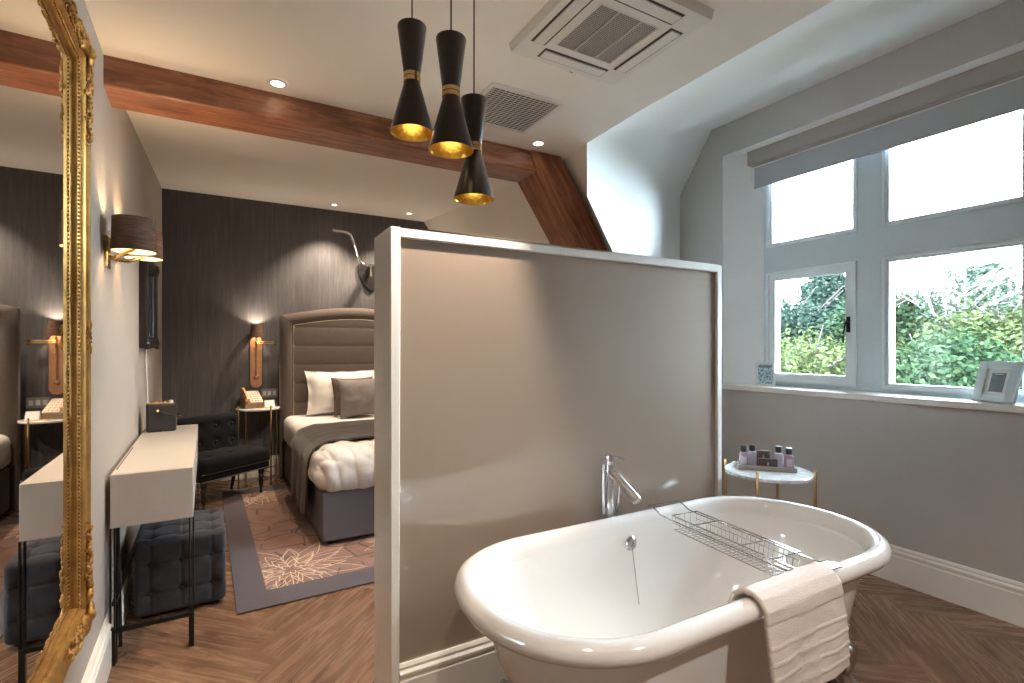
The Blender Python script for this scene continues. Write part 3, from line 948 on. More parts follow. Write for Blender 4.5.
# dark wall mirror
def black_mirror():
    y0, y1, z0, z1 = 3.83, 4.63, 1.30, 1.90
    t = thing('framed_mirror', 'black framed mirror on the left wall above the desk', 'mirror', (xw((y0+y1)/2)+.003, (y0+y1)/2, 0), LW_ROT)
    hw = (y1-y0)/2; vs, fs = [], []
    pf = [(0, 0), (0, .030), (.012, .040), (.03, .034), (.05, .042), (.066, .032), (.08, .014), (.08, .004)]
    for d, h_ in pf: vs += [(h_, y, z) for y, z in [(-hw+d, z0+d), (hw-d, z0+d), (hw-d, z1-d), (-hw+d, z1-d)]]
    for j in range(len(pf)-1):
        for i in range(4):
            k = (i+1) % 4; fs.append((j*4+i, j*4+k, (j+1)*4+k, (j+1)*4+i))
    mb = MB().add(vs, fs)
    for cy in (-hw+.03, hw-.03):
        for cz in (z0+.03, z1-.03):
            mb.ball((.036, cy, cz), .028, 8, 6, (.7, 1, 1))
            for a in range(5): mb.ball((.036, cy+.03*math.cos(a*1.26), cz+.03*math.sin(a*1.26)), .012, 6, 4)
    mb.build('frame', 'black_satin', t, smooth=40)
    MB().add([(.006, -hw+.07, z0+.07), (.006, hw-.07, z0+.07), (.006, hw-.07, z1-.07), (.006, -hw+.07, z1-.07)], [(0, 1, 2, 3)]).build('mirror_glass', 'dark_mirror_glass', t, smooth=0)
black_mirror()

# twin-shade wall lamp
def twin_lamp():
    yb_ = 2.62
    t = thing('wall_lamp', 'brass wall lamp with two brown drum shades above the desk', 'lamp', (xw(yb_), yb_, 0))
    mb = MB(); mb.bx(0, .014, -.035, .035, 1.625, 1.755); mb.build('backplate', 'brass', t, bevel=.004)
    for k, (dx, dy, zb) in enumerate(((.103, -.06, 1.690), (.092, .34, 1.722))):
        mb = MB()
        mb.tube([(.01, 0, 1.675), (.03, dy*.1, 1.668), (dx*.6, dy*.55, 1.685), (dx, dy, 1.70+.03*k), (dx, dy, zb+.05)], .0085, 8)
        arm = mb.build('arm', 'brass', t)
        MB().lathe([(0, 0), (.013, 0), (.013, .04), (0, .04)], 12, None, (dx, dy, zb+.02)).build('lamp_holder', 'brass', arm)
        MB().ball((dx, dy, zb+.085), .022, 12, 8, (1, 1, 1.25)).build('bulb', 'bulb_warm', arm, smooth=60)
        mb = MB(); r0, r1, h_ = .076, .072, .135
        mb.lathe([(r0, 0), (r1, h_)], 40, None, (dx, dy, zb))
        sh = mb.build('lamp_shade', 'shade_fabric', t, smooth=60)
        MB().lathe([(r0-.002, .001), (r1-.002, h_-.001)], 40, None, (dx, dy, zb)).build('shade_lining', 'shade_lining', sh, smooth=60)
        mb = MB()
        for a in range(3): mb.tube([(dx, dy, zb+.045), (dx+(r0-.003)*math.cos(a*2.094), dy+(r0-.003)*math.sin(a*2.094), zb+.045)], .0015, 5)
        mb.build('shade_spider', 'brass', sh)
        pt_light('lamp_light', (xw(yb_)+dx, yb_+dy, zb+.085), 8.5, (1, .68, .39), .024)
def pt_light(name, loc, e, col, r=.03):
    d = bpy.data.lights.new(name, 'POINT'); d.energy = e; d.color = col; d.shadow_soft_size = r
    o = bpy.data.objects.new(name, d); o.location = loc; COL.objects.link(o); return o
def spot_light(name, loc, e, col, ang=75, blend=.6, tgt=None, r=.03):
    d = bpy.data.lights.new(name, 'SPOT'); d.energy = e; d.color = col; d.spot_size = R(ang); d.spot_blend = blend; d.shadow_soft_size = r
    o = bpy.data.objects.new(name, d); o.location = loc; COL.objects.link(o)
    if tgt is not None: o.rotation_euler = (Vector(tgt)-Vector(loc)).to_track_quat('-Z', 'Y').to_euler()
    return o
twin_lamp()

# ------------------------------------------------------------------ ottoman under the desk
def ottoman():
    x0, y0 = -.362, 2.965
    w, d, h_ = .382, .45, .378
    t = thing('ottoman', 'charcoal velvet buttoned ottoman tucked under the desk', 'ottoman', (x0, y0, 0), R(2))
    bx3 = [w*(i+.5)/3 for i in range(3)]; bz2 = [.12, .26]; by3 = [d*(i+.5)/3 for i in range(3)]
    def dent(u, v, us, vs):
        t_ = 0
        for a in us:
            for b in vs: t_ += math.exp(-((u-a)**2+(v-b)**2)/.0007)
        g = sum(math.exp(-((u-a)/.006)**2) for a in us) + sum(math.exp(-((v-b)/.006)**2) for b in vs)
        return .020*min(1, t_) + .006*min(1, g)
    def fn(p):
        c = Vector((p.x+w/2, p.y+d/2, p.z+h_/2+.008))
        q = p.copy()
        if p.y < -d/2+.004 and abs(p.z) < h_/2-.03 and abs(p.x) < w/2-.02: q.y += dent(c.x, c.z, bx3, bz2)
        if p.z > h_/2-.012 and abs(p.x) < w/2-.02 and abs(p.y) < d/2-.02: q.z -= dent(c.x, c.y, bx3, by3)*.8
        if p.x > w/2-.004 and abs(p.z) < h_/2-.03: q.x -= dent(c.y, c.z, by3, bz2)
        return q
    MB().rbox((w/2, d/2, h_/2+.008), (w, d, h_-.016), .03, .006, fn).build('cushion_body', 'velvet_charcoal', t, smooth=70)
    for bx_ in bx3:
        for bz_ in bz2: MB().ball((bx_, .016, bz_), .010, 8, 6, (1, .5, 1)).build('button', 'button_dark', t)
    for x in (.04, w-.04):
        for y in (.05, d-.05):
            MB().lathe([(0, 0), (.014, 0), (.017, .02), (0, .02)], 12, None, (x, y, 0)).build('foot', 'black_metal', t)
ottoman()

# ------------------------------------------------------------------ low chair in the corner
def slipper_chair():
    t = thing('slipper_chair', 'low navy velvet slipper chair with tufted back in the dark corner', 'chair', (-.14, 4.66, 0), R(37))
    W, D = .66, .45     # local x along the front edge, y to the back
    def seatfn(p):
        if p.z > .03:
            p.z += .012*(1-(2*p.x/W)**2)*(1-(2*p.y/D)**2)
            for i in range(3):
                for j in range(2): p.z -= .012*math.exp(-((p.x-(i-1)*.2)**2+(p.y-(j-.5)*.2)**2)/.0012)
        return p
    MB().rbox((W/2, D/2-.01, .345), (W, D, .13), .04, .016, seatfn).build('seat', 'velvet_navy', t, smooth=70)
    mb = MB(); mb.bx(.012, W-.012, .012, D-.02, .235, .29); mb.build('seat_rail', 'velvet_navy', t, bevel=.006)
    mb = MB(); mb.tube([(.006, .006, .238), (W-.006, .006, .238)], .004, 6); mb.tube([(W-.006, .006, .238), (W-.006, D-.02, .238)], .004, 6); mb.tube([(.004, -.001, .30), (W-.004, -.001, .30)], .004, 6); mb.build('piping', 'cushion_grey', t)
    def backfn(p):
        zz = p.z; p.y += .10*(zz+.2)*.55
        if p.y < .1:
            for i in range(4):
                for j in range(2):
                    p.y += .016*math.exp(-((p.x-(-.24+.16*i))**2+(zz-(-.04+.14*j))**2)/.0012)
        return p
    MB().rbox((W/2-.01, D-.04, .52), (W-.02, .12, .38), .05, .013, backfn).build('backrest', 'velvet_navy', t, smooth=70)
    for i in range(4):
        for j in range(2): MB().ball((W/2-.01-.24+.16*i, D-.04-.045+.014*j, .48+.14*j), .010, 8, 6).build('button', 'button_dark', t)
    def leg(x, y, front):
        mb = MB()
        if front:
            b0 = .0115 if x > .3 else 0      # this one stands on the rug
            mb.lathe([(0, b0), (.012, b0), (.013, .028), (.008, .032), (.010, .05), (.016, .07), (.021, .11), (.017, .14), (.023, .15), (.023, .16), (.016, .17), (.024, .19), (.024, .24), (0, .24)], 16, None, (x, y, 0))
        else:
            mb.tube([(x, y+.05, 0), (x, y+.02, .12), (x, y, .24)], [.013, .016, .02], 10)
        return mb
    for x, y, f in ((.06, .06, 1), (W-.06, .06, 1), (.06, D-.06, 0), (W-.06, D-.06, 0)):
        leg(x, y, f).build('leg', 'black_satin', t, smooth=50)
slipper_chair()

# ------------------------------------------------------------------ rug
rugm = MB(); rugm.bx(0, 2.5, 0, 2.46, 0, .009)
rug = rugm.build('rug', 'rug_pattern', None, bevel=.003); rug.location = (.062, 2.812, .001); rug.rotation_euler = (0, 0, R(1.5))
tag(rug, 'bronze rug with pale line-drawn flowers and dark mauve border under the bed', 'rug')

# ------------------------------------------------------------------ bed
BX0, BX1, BY0, BY1 = .565, 2.02, 3.47, 5.48
def bed():
    t = thing('bed', 'double bed with grey upholstered base and tall padded headboard', 'bed', (BX0, BY0, .0105), R(.8))
    W, L = BX1-BX0, BY1-BY0
    MB().bx(0, W, 0, L, .028, .355).build('bed_base', 'bed_grey', t, bevel=.012, segs=3)
    for x in (.07, W-.07):
        for y in (.07, L-.1):
            MB().lathe([(0, 0), (.03, 0), (.03, .03), (0, .03)], 14, None, (x, y, 0)).build('foot', 'black_metal', t)
    # headboard
    y = L+.005
    hx0, hx1 = -.035, W+.035
    def top(x):
        f = (x-hx0)/(hx1-hx0); s_ = math.sin(PI*min(max(f, 0), 1))
        return 1.615 + .10*s_**1.0
    K = 40
    xs = [hx0+(hx1-hx0)*i/K for i in range(K+1)]
    poly = [(hx0, .0)] + [(x, top(x)) for x in xs] + [(hx1, .0)]
    hb = MB().prism(poly, y+.04, y+.12, 'Y').build('headboard', 'headboard_fabric', t, bevel=.01)
    # padded border: left, right and arched top
    bw = .125
    ix0, ix1 = hx0+bw, hx1-bw
    mb = MB()
    def strip(path_out, path_in):
        n_ = len(path_out); vs, fs = [], []
        K2 = 7
        for a, b in zip(path_out, path_in):
            for j in range(K2):
                f = j/(K2-1); bul = .024*math.sin(PI*f)**.6
                vs.append((a[0]*(1-f)+b[0]*f, y+.04-bul, a[1]*(1-f)+b[1]*f))
        for i in range(n_-1):
            for j in range(K2-1):
                fs.append((i*K2+j, i*K2+j+1, (i+1)*K2+j+1, (i+1)*K2+j))
        mb.add(vs, fs)
    outp = [(hx0, .36)] + [(hx0, .36+(top(hx0)-.36)*i/6) for i in range(1, 7)] + [(x, top(x)) for x in xs[1:-1]] + [(hx1, .36+(top(hx1)-.36)*i/6) for i in range(6, -1, -1)]
    def inn(p):
        x = min(max(p[0], ix0), ix1); return (x, min(p[1], top(x)-bw*(1.0)))
    inp = [inn(p) for p in outp]
    strip(outp, inp)
    mb.build('border_padding', 'headboard_fabric', hb, smooth=60)
    MB().tube([(p[0], y+.032, p[1]) for p in inp], .006, 6).build('piping', 'piping', hb)
    # inner panel in horizontal channels
    def fn(u, v):
        x = ix0+(ix1-ix0)*u; z = .36+(top(x)-bw-.36)*v
        c = abs(math.sin(PI*(z-.36)/.19))**.3
        return (x, y+.030-.006*c, z)
    MB().grid(fn, 40, 130).build('channel_panel', 'headboard_fabric', hb, smooth=70)
    # mattress with fitted sheet, duvet
    def mfn(p):
        p.z += .004*nz(p, 6, 3); return p
    MB().rbox((W/2, L/2+.03, .49), (W+.035, L-.03, .27), .075, .03, mfn).build('mattress', 'white_linen', t, smooth=70)
    dW, dL, dH = W+.09, L*.48, .30
    def dfn(p):
        # plump in the middle, gathered creases running in from the foot and the sides
        fx, fy = abs(p.x)/(dW/2), -p.y/(dL/2)
        top = 1 if p.z > 0 else 0
        p.z += .012*nz((p.x, p.y, 0), 2.2, 2)*top
        foot = max(0, fy-.25); sd = max(0, fx-.55)
        a = p.x*26+p.y*7+4*nz(p, 2.5, 4)
        b = p.y*24+p.x*8+4*nz(p, 2.5, 5)
        cr = (abs(math.sin(a*1.3))**.6-.6)*.019*min(1, foot*1.6) + (abs(math.sin(b*1.2))**.6-.6)*.017*min(1, sd*2.2)
        cr += .022*abs(nz((p.x*6, p.y*4, p.z*6), 1.6, 8))
        n_ = Vector((p.x/dW, p.y/dL*.8, .5*top+max(0, p.z)/dH))
        if n_.length > 1e-6: p += n_.normalized()*cr
        if p.z < -.02:       # drawn in under the hem
            k_ = min(1, (-.02-p.z)/.13); p.x *= 1-.02*k_; p.y += .02*k_ if p.y < 0 else 0
        return p
    MB().rbox((W/2, dL/2-.055, .478), (dW, dL, dH+.015), .125, .010, dfn).build('duvet', 'white_linen', t, smooth=80)
    # runner across the bed, falling over the side
    y0_, y1_ = .14, .96
    def rfn(u, v):
        # u across the bed from the left hem, v along the bed
        yy = y0_+(y1_-y0_)*v
        hang = .47; tot = hang+W+.1
        s_ = u*(tot+.3)
        fold = .014*math.sin(v*23+1)*(1 if s_ < hang else .25)
        if s_ < hang:
            z = .60-(hang-s_)*1.0; x = -.062-.012*math.sin(v*15)*(hang-s_)/hang + fold*.5*(hang-s_)/hang
            f = s_/hang
            if f > .8:
                g = (f-.8)/.2; x += .028*g*g; z = .60-(hang-s_)
        else:
            s2 = s_-hang
            x = -.034+s2; z = .60+.064*min(1, s2/.13)**.5
            if x > W-.05: z -= .0
            z += .006*nz((x*8, yy*8, 0), 1, 4)
        if x > W+.05: z = .55; x = W+.05
        if s_ < hang: yy -= .0*(hang-s_); yy = y0_ + (y1_-y0_)*v*(1-.35*((hang-s_)/hang)) + .18*((hang-s_)/hang)
        return (x, yy, z)
    MB().grid(rfn, 120, 40).build('bed_runner', 'throw_fabric', t, smooth=70, solid=.012)
    return t
bed()

def pillow(name, mat, loc, d, tilt, rz, label, cat, flange=0, seed=0, group=None):
    t = thing(name, label, cat, loc, rz, group)
    w, h_, th = d
    mb = MB(); K = 34
    def side(sg):
        def ff(u, v):
            a, b = 2*u-1, 2*v-1
            m_ = 1-flange
            ta, tb = min(1, abs(a)/m_), min(1, abs(b)/m_)
            t_ = (max(0, 1-ta**2.6)**.62)*(max(0, 1-tb**2.6)**.62)
            x = a*w/2*(1-.075*(1-b*b)*abs(a)**3); z = b*h_/2*(1-.085*(1-a*a)*abs(b)**3)
            y = sg*(th/2*t_+.003) + .010*nz((x, 0, z), 8, seed)*1.0 + .012*nz((x, 0, z), 3.5, seed+2)
            y += sg*.007*t_*abs(nz((x*1.5, 0, z), 14, seed+5))
            if flange and max(ta, tb) >= 1: y += .008*math.sin(11*a+9*b+seed)
            return (x, y, z)
        return ff
    mb.grid(side(-1), K, K); mb.grid(side(1), K, K)
    o = mb.build('cover', mat, t, smooth=75)
    o.rotation_euler = (R(tilt), 0, 0); o.location = (0, 0, h_/2*math.cos(R(tilt)))
    return t
pillow('pillow', 'white_linen', (1.065, 5.315, .650), (.72, .44, .20), -15, R(1), 'white flanged pillow propped against the headboard', 'pillow', .1, 3)
pillow('cushion', 'cushion_brown', (1.125, 5.125, .650), (.41, .38, .11), -18, R(3), 'brown cushion leaning on the white pillow, mostly hidden by the grey one', 'cushion', 0, 5)
pillow('cushion', 'cushion_grey', (1.16, 4.985, .650), (.42, .38, .12), -20, R(6), 'grey velvet cushion at the front of the pillows', 'cushion', 0, 8)

# ------------------------------------------------------------------ bedside things
def sconce(x=.298, label='copper reading sconce with a small dark shade above the bedside telephone'):
    t = thing('wall_sconce', label, 'lamp', (x, YB, 0), 0, 'bedside sconces')
    K = 20; w = .055
    poly = [(w*math.cos(PI+PI*i/K), .955+w*math.sin(PI+PI*i/K)) for i in range(K+1)] + [(w*math.cos(PI*i/K), 1.36+w*math.sin(PI*i/K)) for i in range(K+1)]
    MB().prism(poly, -.018, 0, 'Y').build('backplate', 'copper', t, bevel=.004)
    MB().ball((0, -.03, 1.005), .022, 12, 8).build('switch_knob', 'copper', t)
    mb = MB(); mb.tube([(0, -.04, 1.03), (0, -.04, 1.36)], .006, 8); mb.tube([(0, -.018, 1.30), (0, -.05, 1.30)], .008)
    mb.build('stem', 'copper', t)
    mb = MB(); mb.tube([(0, -.045, 1.345), (.175, -.045, 1.345)], .006, 8); mb.tube([(0, -.045, 1.362), (.16, -.045, 1.362)], .006, 8); mb.tube([(.175, -.045, 1.325), (.175, -.045, 1.375)], .008, 8); mb.tube([(0, -.045, 1.30), (0, -.045, 1.40)], .008, 8)
    mb.build('swing_arm', 'brass', t)
    mb = MB(); mb.lathe([(.066, 1.40), (.046, 1.53)], 28, None, (0, -.075, 0))
    sh = mb.build('lamp_shade', 'shade_fabric', t, smooth=60)
    MB().lathe([(.064, 1.401), (.045, 1.529)], 28, None, (0, -.075, 0)).build('shade_lining', 'copper', sh, smooth=60)
    MB().ball((0, -.075, 1.47), .017, 10, 8, (1, 1, 1.4)).build('bulb', 'bulb_warm', t, smooth=60)
    pt_light('sconce_light', (x, YB-.075, 1.49), 3.2, (1, .82, .62), .02)
sconce()
sconce(2.285, 'unseen copper sconce added behind the partition as extra uplight for the bedroom')  # added copy, hidden by the partition, to brighten the bedroom ceiling
ph = thing('telephone', 'beige desk telephone on the bedside marble table', 'telephone', (.25, 5.52, .7255), R(14)); ph.scale = (1.12, 1.12, 1.2)
MB().prism([(-.075, 0), (.075, 0), (.075, .125), (-.075, .040)], -.075, .075, 'X').build('phone_body', 'phone_dark', ph, bevel=.006)
mb = MB(); m4 = Matrix.Translation((.018, -.001, .096)) @ Matrix.Rotation(R(-16.5), 4, 'X')
mb = MB()
mb.add([(-.03, -.072, .0425), (.072, -.072, .0425), (.072, .07, .123), (-.03, .07, .123), (-.03, -.075, .049), (.072, -.075, .049), (.072, .067, .130), (-.03, .067, .130)], [(0, 3, 2, 1), (4, 5, 6, 7), (0, 1, 5, 4), (1, 2, 6, 5), (2, 3, 7, 6), (3, 0, 4, 7)])
fp = mb.build('face_plate', 'phone_cream', ph, bevel=.002)
mb = MB()
for i in range(3):
    for j in range(4):
        yy = -.058+.026*j; zz = .051+(yy+.075)*.567
        mb.box((-.008+.026*i, yy, zz), (.017, .014, .008))
mb.build('keypad', 'plastic_white', fp, bevel=.001)
mb = MB(); mb.tube([(-.054, -.075, .066), (-.054, -.05, .090), (-.054, .03, .136), (-.054, .065, .142)], [.019, .013, .013, .019], 12); mb.build('handset', 'copper', ph, smooth=60)
cd = thing('tent_card', 'small white tent card on the bedside table by the bed', 'card', (.40, 5.47, .7255), R(12))
MB().add([(-.045, -.022, 0), (.045, -.022, 0), (.045, 0, .068), (-.045, 0, .068), (.045, .022, 0), (-.045, .022, 0)], [(0, 1, 2, 3), (3, 2, 4, 5)]).build('card', 'plastic_white', cd, smooth=0, solid=.0015)
mb = MB(); mb.tube([(-.07, 0, .005), (.06, 0, .005)], .0045, 8); mb.tube([(.06, 0, .005), (.07, 0, .005)], [.004, .001], 8)
o = mb.build('pen', 'brass'); o.location = (.36, 5.38, .7255); o.rotation_euler = (0, 0, R(8)); tag(o, 'thin pen lying in front of the tent card', 'pen')
ws = thing('wall_socket', 'grey switch and socket panel on the papered wall beside the sconce', 'socket', (.42, YB, .84))
MB().bx(-.075, .075, -.009, 0, -.045, .045).build('plate', 'vent_grey', ws, bevel=.002)
mb = MB()
for x in (-.045, 0, .045): mb.bx(x-.015, x+.015, -.013, -.009, -.022, .022)
mb.build('rocker', 'frame_silver', ws, bevel=.001)

# handlebar trophy on a dark shield
def trophy():
    cx, cz = 1.445, 2.185
    t = thing('wall_trophy', 'bent silver bar on a black shield plaque high on the papered wall', 'wall ornament', (cx, YB, cz))
    poly = [(-.14, .035), (-.075, .06), (0, .045), (.075, .06), (.14, .035), (.145, -.06), (.105, -.16), (.0, -.26), (-.105, -.16), (-.145, -.06)]
    MB().prism(poly, -.035, 0, 'Y').build('shield', 'black_satin', t, bevel=.008)
    MB().tube([(0, -.035, .02), (0, -.25, .0)], [.03, .022], 12).build('stem', 'chrome', t)
    mb = MB()
    mb.tube([(-.055, -.25, .0), (-.055, -.25, -.10)], .012); mb.ball((-.055, -.25, -.105), .016, 8, 6)
    mb.build('stem_bolt', 'chrome', t)
    for sx in (-1, 1):
        pts = [(0, -.25, 0), (sx*.10, -.25, 0), (sx*.165, -.25, .02), (sx*.20, -.25, .09), (sx*.235, -.25, .22), (sx*.27, -.26, .30), (sx*.31, -.28, .318), (sx*.36, -.30, .318), (sx*.47, -.34, .312)]
        MB().tube(pts, .0125, 10).build('bar', 'chrome', t, smooth=60)
trophy()

# ------------------------------------------------------------------ pendants
def pendant(loc, label, first=None):
    x, y, zb = loc
    if first is None:
        t = thing('pendant_light', label, 'pendant light', loc, 0, 'black hourglass pendants')
        h_ = .303; zw = .155
        MB().lathe([(0, h_), (.040, h_), (.041, h_-.003), (.0235, zw+.012), (.0215, zw+.012), (.038, h_-.012), (0, h_-.012)], 40).build('upper_cone', 'pendant_black', t, smooth=40)
        MB().lathe([(.0215, zw+.013), (.0240, zw+.013), (.0240, zw+.003), (.0215, zw+.002), (.0215, zw-.001), (.0245, zw-.002), (.0245, zw-.012), (.022, zw-.013)], 40).build('collar', 'brass', t, smooth=30)
        lc = MB().lathe([(.0222, zw-.012), (.0615, .001), (.0615, 0), (.0605, 0)], 48).build('lower_cone', 'pendant_black', t, smooth=40)
        MB().lathe([(.0603, .0002), (.0215, zw-.014), (0, zw-.014)], 48).build('gold_lining', 'gold_leaf', lc, smooth=60)
        MB().lathe([(0, .062), (.012, .064), (.022, .074), (.025, .088), (.021, .104), (.013, .12), (.012, .145)], 20).build('bulb', 'bulb_dim', t, smooth=60)
    else:
        t = copy_tree(first); t.location = loc; t['label'] = label
        for ch in list(t.children):
            if ch.name.startswith(('cord', 'ceiling_cup')): bpy.data.objects.remove(ch)
    top = CZ-zb
    MB().tube([(0, 0, .300), (0, 0, top)], .0022, 6).build('cord', 'black_satin', t)
    MB().lathe([(0, top-.03), (.02, top-.03), (.04, top-.012), (.04, top), (0, top)], 24).build('ceiling_cup', 'pendant_black', t)
    pt_light('pendant_bulb', (x, y, zb+.035), .016, (1, .92, .78), .02)
    return t
p1 = pendant((.470, 1.402, 1.911), 'leftmost of the three black and gold hourglass pendants')
pendant((.540, 1.284, 1.835), 'middle black and gold hourglass pendant, largest in view', p1)
pendant((.666, 1.405, 1.752), 'lowest, rightmost black and gold hourglass pendant in front of the air vent', p1)

# ------------------------------------------------------------------ ceiling fittings
def downlight(x, y, z, label, tgt=None, e=9, tilt=0, ang=70, col=(1, .86, .70)):
    t = thing('downlight', label, 'downlight', (x, y, z), 0, 'recessed ceiling downlights')
    t.rotation_euler = (tilt, 0, 0)
    MB().lathe([(.026, -.001), (.028, -.006), (.040, -.006), (.044, 0), (.026, 0)], 28).build('bezel', 'vent_white', t, smooth=40)
    MB().lathe([(0, -.0015), (.026, -.0015)], 24).build('lens', 'spot_glow', t, smooth=0)
    if e:
        spot_light('downlight_beam', (x, y, z-.02), e, col, ang, .7, tgt or (x, y, 0), .03)
    return t
slope = -math.atan((2.79-CZ)/(YB-2.82))*-1
downlight(.214, 2.478, CZ, 'downlight in front of the beam near the left wall', (.35, 2.62, 0), 11, 0, 70, (1, .78, .55))
downlight(1.575, 2.465, CZ, 'downlight beside the rafter next to the air vent', None, 6)
zc = lambda y: CZ+(y-2.82)*(2.79-CZ)/(YB-2.82)
downlight(.985, 5.35, zc(5.35)-.002, 'downlight over the bed head, left of the pair', (.93, 5.66, 1.3), 32, slope, 88, (1, .80, .60))
downlight(1.735, 5.27, zc(5.27)-.002, 'downlight over the bed head, right of the pair', (1.50, 5.66, 1.3), 32, slope, 88, (1, .80, .60))
downlight(.78, 1.40, CZ, 'downlight over the bathtub', (.70, 1.72, 1.45), 30, 0, 52)
downlight(.35, .2, CZ, 'unseen fill downlight added in the ceiling beside the tall gold mirror', None, 13, 0, 120, (1, .82, .64))  # added warm fill, out of view, no known fitting here
downlight(1.5, -.6, CZ, 'unseen fill downlight added in the ceiling near the front wall', None, 28, 0, 120, (1, .95, .9))  # added neutral fill from behind the camera, an assumed fitting
downlight(.55, 3.08, zc(3.08)-.002, 'unseen fill downlight added behind the ceiling beam over the rug', (.6, 3.6, 0), 22, slope, 130, (1, .80, .60))  # added to brighten the bedroom, kept out of sight by the beam
downlight(1.30, 3.08, zc(3.08)-.002, 'unseen fill downlight added behind the ceiling beam over the foot of the bed', (1.25, 4.4, .6), 14, slope, 130, (1, .82, .64))  # another added fill lamp, its bounce off the bed lifts the ceiling

# square air conditioning cassette
def cassette():
    t = thing('ceiling_air_conditioner', 'square white ceiling air conditioner with dark central grille', 'air conditioner', (1.225, 1.455, CZ))
    W = .262; H = -.034
    o = []
    # flat fascia with an opening for the grille, bevelled rim
    g = .135
    vs = [(-W, -W, 0), (W, -W, 0), (W, W, 0), (-W, W, 0), (-W+.006, -W+.006, H), (W-.006, -W+.006, H), (W-.006, W-.006, H), (-W+.006, W-.006, H), (-g, -g, H), (g, -g, H), (g, g, H), (-g, g, H), (-g, -g, H+.012), (g, -g, H+.012), (g, g, H+.012), (-g, g, H+.012)]
    fs = []
    for a in (0, 4, 8):
        for i in range(4):
            k = (i+1) % 4; fs.append((a+i, a+k, a+4+k, a+4+i))
    MB().add(vs, fs).build('fascia', 'vent_white', t, smooth=0)
    gr = MB().bx(-g+.001, g-.001, -g+.001, g-.001, H+.006, H+.012).build('intake_grille', 'grille_mesh', t, smooth=0)
    mb = MB()
    for x in (-g*.35, g*.4): mb.bx(x-.0012, x+.0012, -g, g, H-.001, H+.006)
    mb.bx(-g, g, -g, -g+.006, H-.001, H+.006); mb.bx(-g, g, g-.006, g, H-.001, H+.006); mb.bx(-g, -g+.006, -g, g, H-.001, H+.006); mb.bx(g-.006, g, -g, g, H-.001, H+.006)
    mb.build('grille_bar', 'vent_white', gr)
    for k in range(4):
        m = Matrix.Rotation(PI/2*k, 4, 'Z')
        mb = MB(); mb.box((0, .198, H-.0005), (.31, .062, .001), 0, m); sl = mb.build('air_slot', 'vent_dark', t, smooth=0)
        mb = MB(); mb.box((0, .199, H-.0035), (.296, .044, .005), 0, m); mb.build('flap', 'vent_white', sl, bevel=.001)
    mb = MB(); mb.box((.03, W-.004, H-.0005), (.02, .004, .001)); mb.build('seam', 'vent_grey', t)
cassette()
def vent():
    t = thing('air_vent', 'rectangular louvred air vent in the ceiling by the beam', 'vent', (1.235, 2.195, CZ))
    w, d = .178, .178
    mb = MB()
    for x0, x1, y0, y1 in ((-w-.022, w+.022, -d-.022, -d), (-w-.022, w+.022, d, d+.022), (-w-.022, -w, -d, d), (w, w+.022, -d, d)): mb.bx(x0, x1, y0, y1, -.010, 0)
    mb.build('frame', 'vent_white', t, bevel=.003)
    MB().bx(-w, w, -d, d, -.002, 0).build('backing', 'vent_dark', t, smooth=0)
    mb = MB()
    for i in range(20):
        y = -d+.009+i*(2*d-.018)/19
        m = Matrix.Translation((0, y, -.0055)) @ Matrix.Rotation(R(10), 4, 'X')
        mb.box((0, 0, 0), (2*w, .0085, .0012), 0, m)
    for i in range(13):
        x = -w+.014+i*(2*w-.028)/12
        mb.bx(x-.0012, x+.0012, -d, d, -.0045, -.002)
    mb.build('louvre', 'vent_white', t, smooth=0)
vent()

# ------------------------------------------------------------------ roller blind and sill things
bl = thing('roller_blind', 'pale blue-grey roller blind rolled up at the top of the window', 'blind', (3.425, 0, 0))
MB().bx(-.002, .002, .90, 2.395, 2.490, 2.66).build('fabric', 'blind_fabric', bl, smooth=0)
MB().bx(-.008, .006, .895, 2.40, 2.628, 2.638).build('head_strip', 'white_gloss', bl)
MB().bx(-.006, .006, .90, 2.395, 2.475, 2.491).build('bottom_bar', 'blind_fabric', bl, bevel=.003)
MB().bx(-.02, .02, 2.402, 2.412, 2.53, 2.635).build('bracket', 'white_gloss', bl, bevel=.002)
fr = thing('picture_card', 'small white-edged printed card standing at the far end of the sill', 'card', (3.375, 2.27, 1.0305), R(-42))
mb = MB(); m4 = Matrix.Rotation(R(-8), 4, 'X')
MB().box((0, 0, .083), (.125, .012, .166), 0, m4).build('frame', 'plastic_white', fr, bevel=.002)
MB().box((0, -.0066, .083), (.098, .001, .136), 0, m4).build('print', 'card_print', fr, smooth=0)
mb = MB()
mb.box((0, -.0073, .137), (.085, .0006, .016), 0, m4)
mb.build('title_band', 'photo_grey', fr, smooth=0)
MB().add([(-.012, .006, .12), (.012, .006, .12), (.012, .055, .002), (-.012, .055, .002)], [(0, 1, 2, 3)]).build('stand', 'plastic_white', fr, smooth=0, solid=.002)
pf_ = thing('photo_frame', 'silver grey photo frame leaning back on the near end of the sill', 'photo frame', (3.35, 1.03, 1.0305), R(-105))
m4 = Matrix.Rotation(R(-19), 4, 'X')
def fring(w, h_, t_, d0, d1):
    mb = MB()
    for c, s_ in (((-w/2+t_/2, (d0+d1)/2, h_/2), (t_, d1-d0, h_)), ((w/2-t_/2, (d0+d1)/2, h_/2), (t_, d1-d0, h_)), ((0, (d0+d1)/2, t_/2), (w-2*t_, d1-d0, t_)), ((0, (d0+d1)/2, h_-t_/2), (w-2*t_, d1-d0, t_))):
        mb.box(c, s_, 0, m4)
    return mb
fring(.18, .21, .04, -.010, .012).build('frame', 'frame_silver', pf_, bevel=.003)
MB().box((0, .003, .105), (.12, .004, .15), 0, m4).build('mount', 'plastic_white', pf_, smooth=0)
MB().box((0, .0005, .1025), (.06, .002, .10), 0, m4).build('photo', 'photo_grey', pf_, smooth=0)
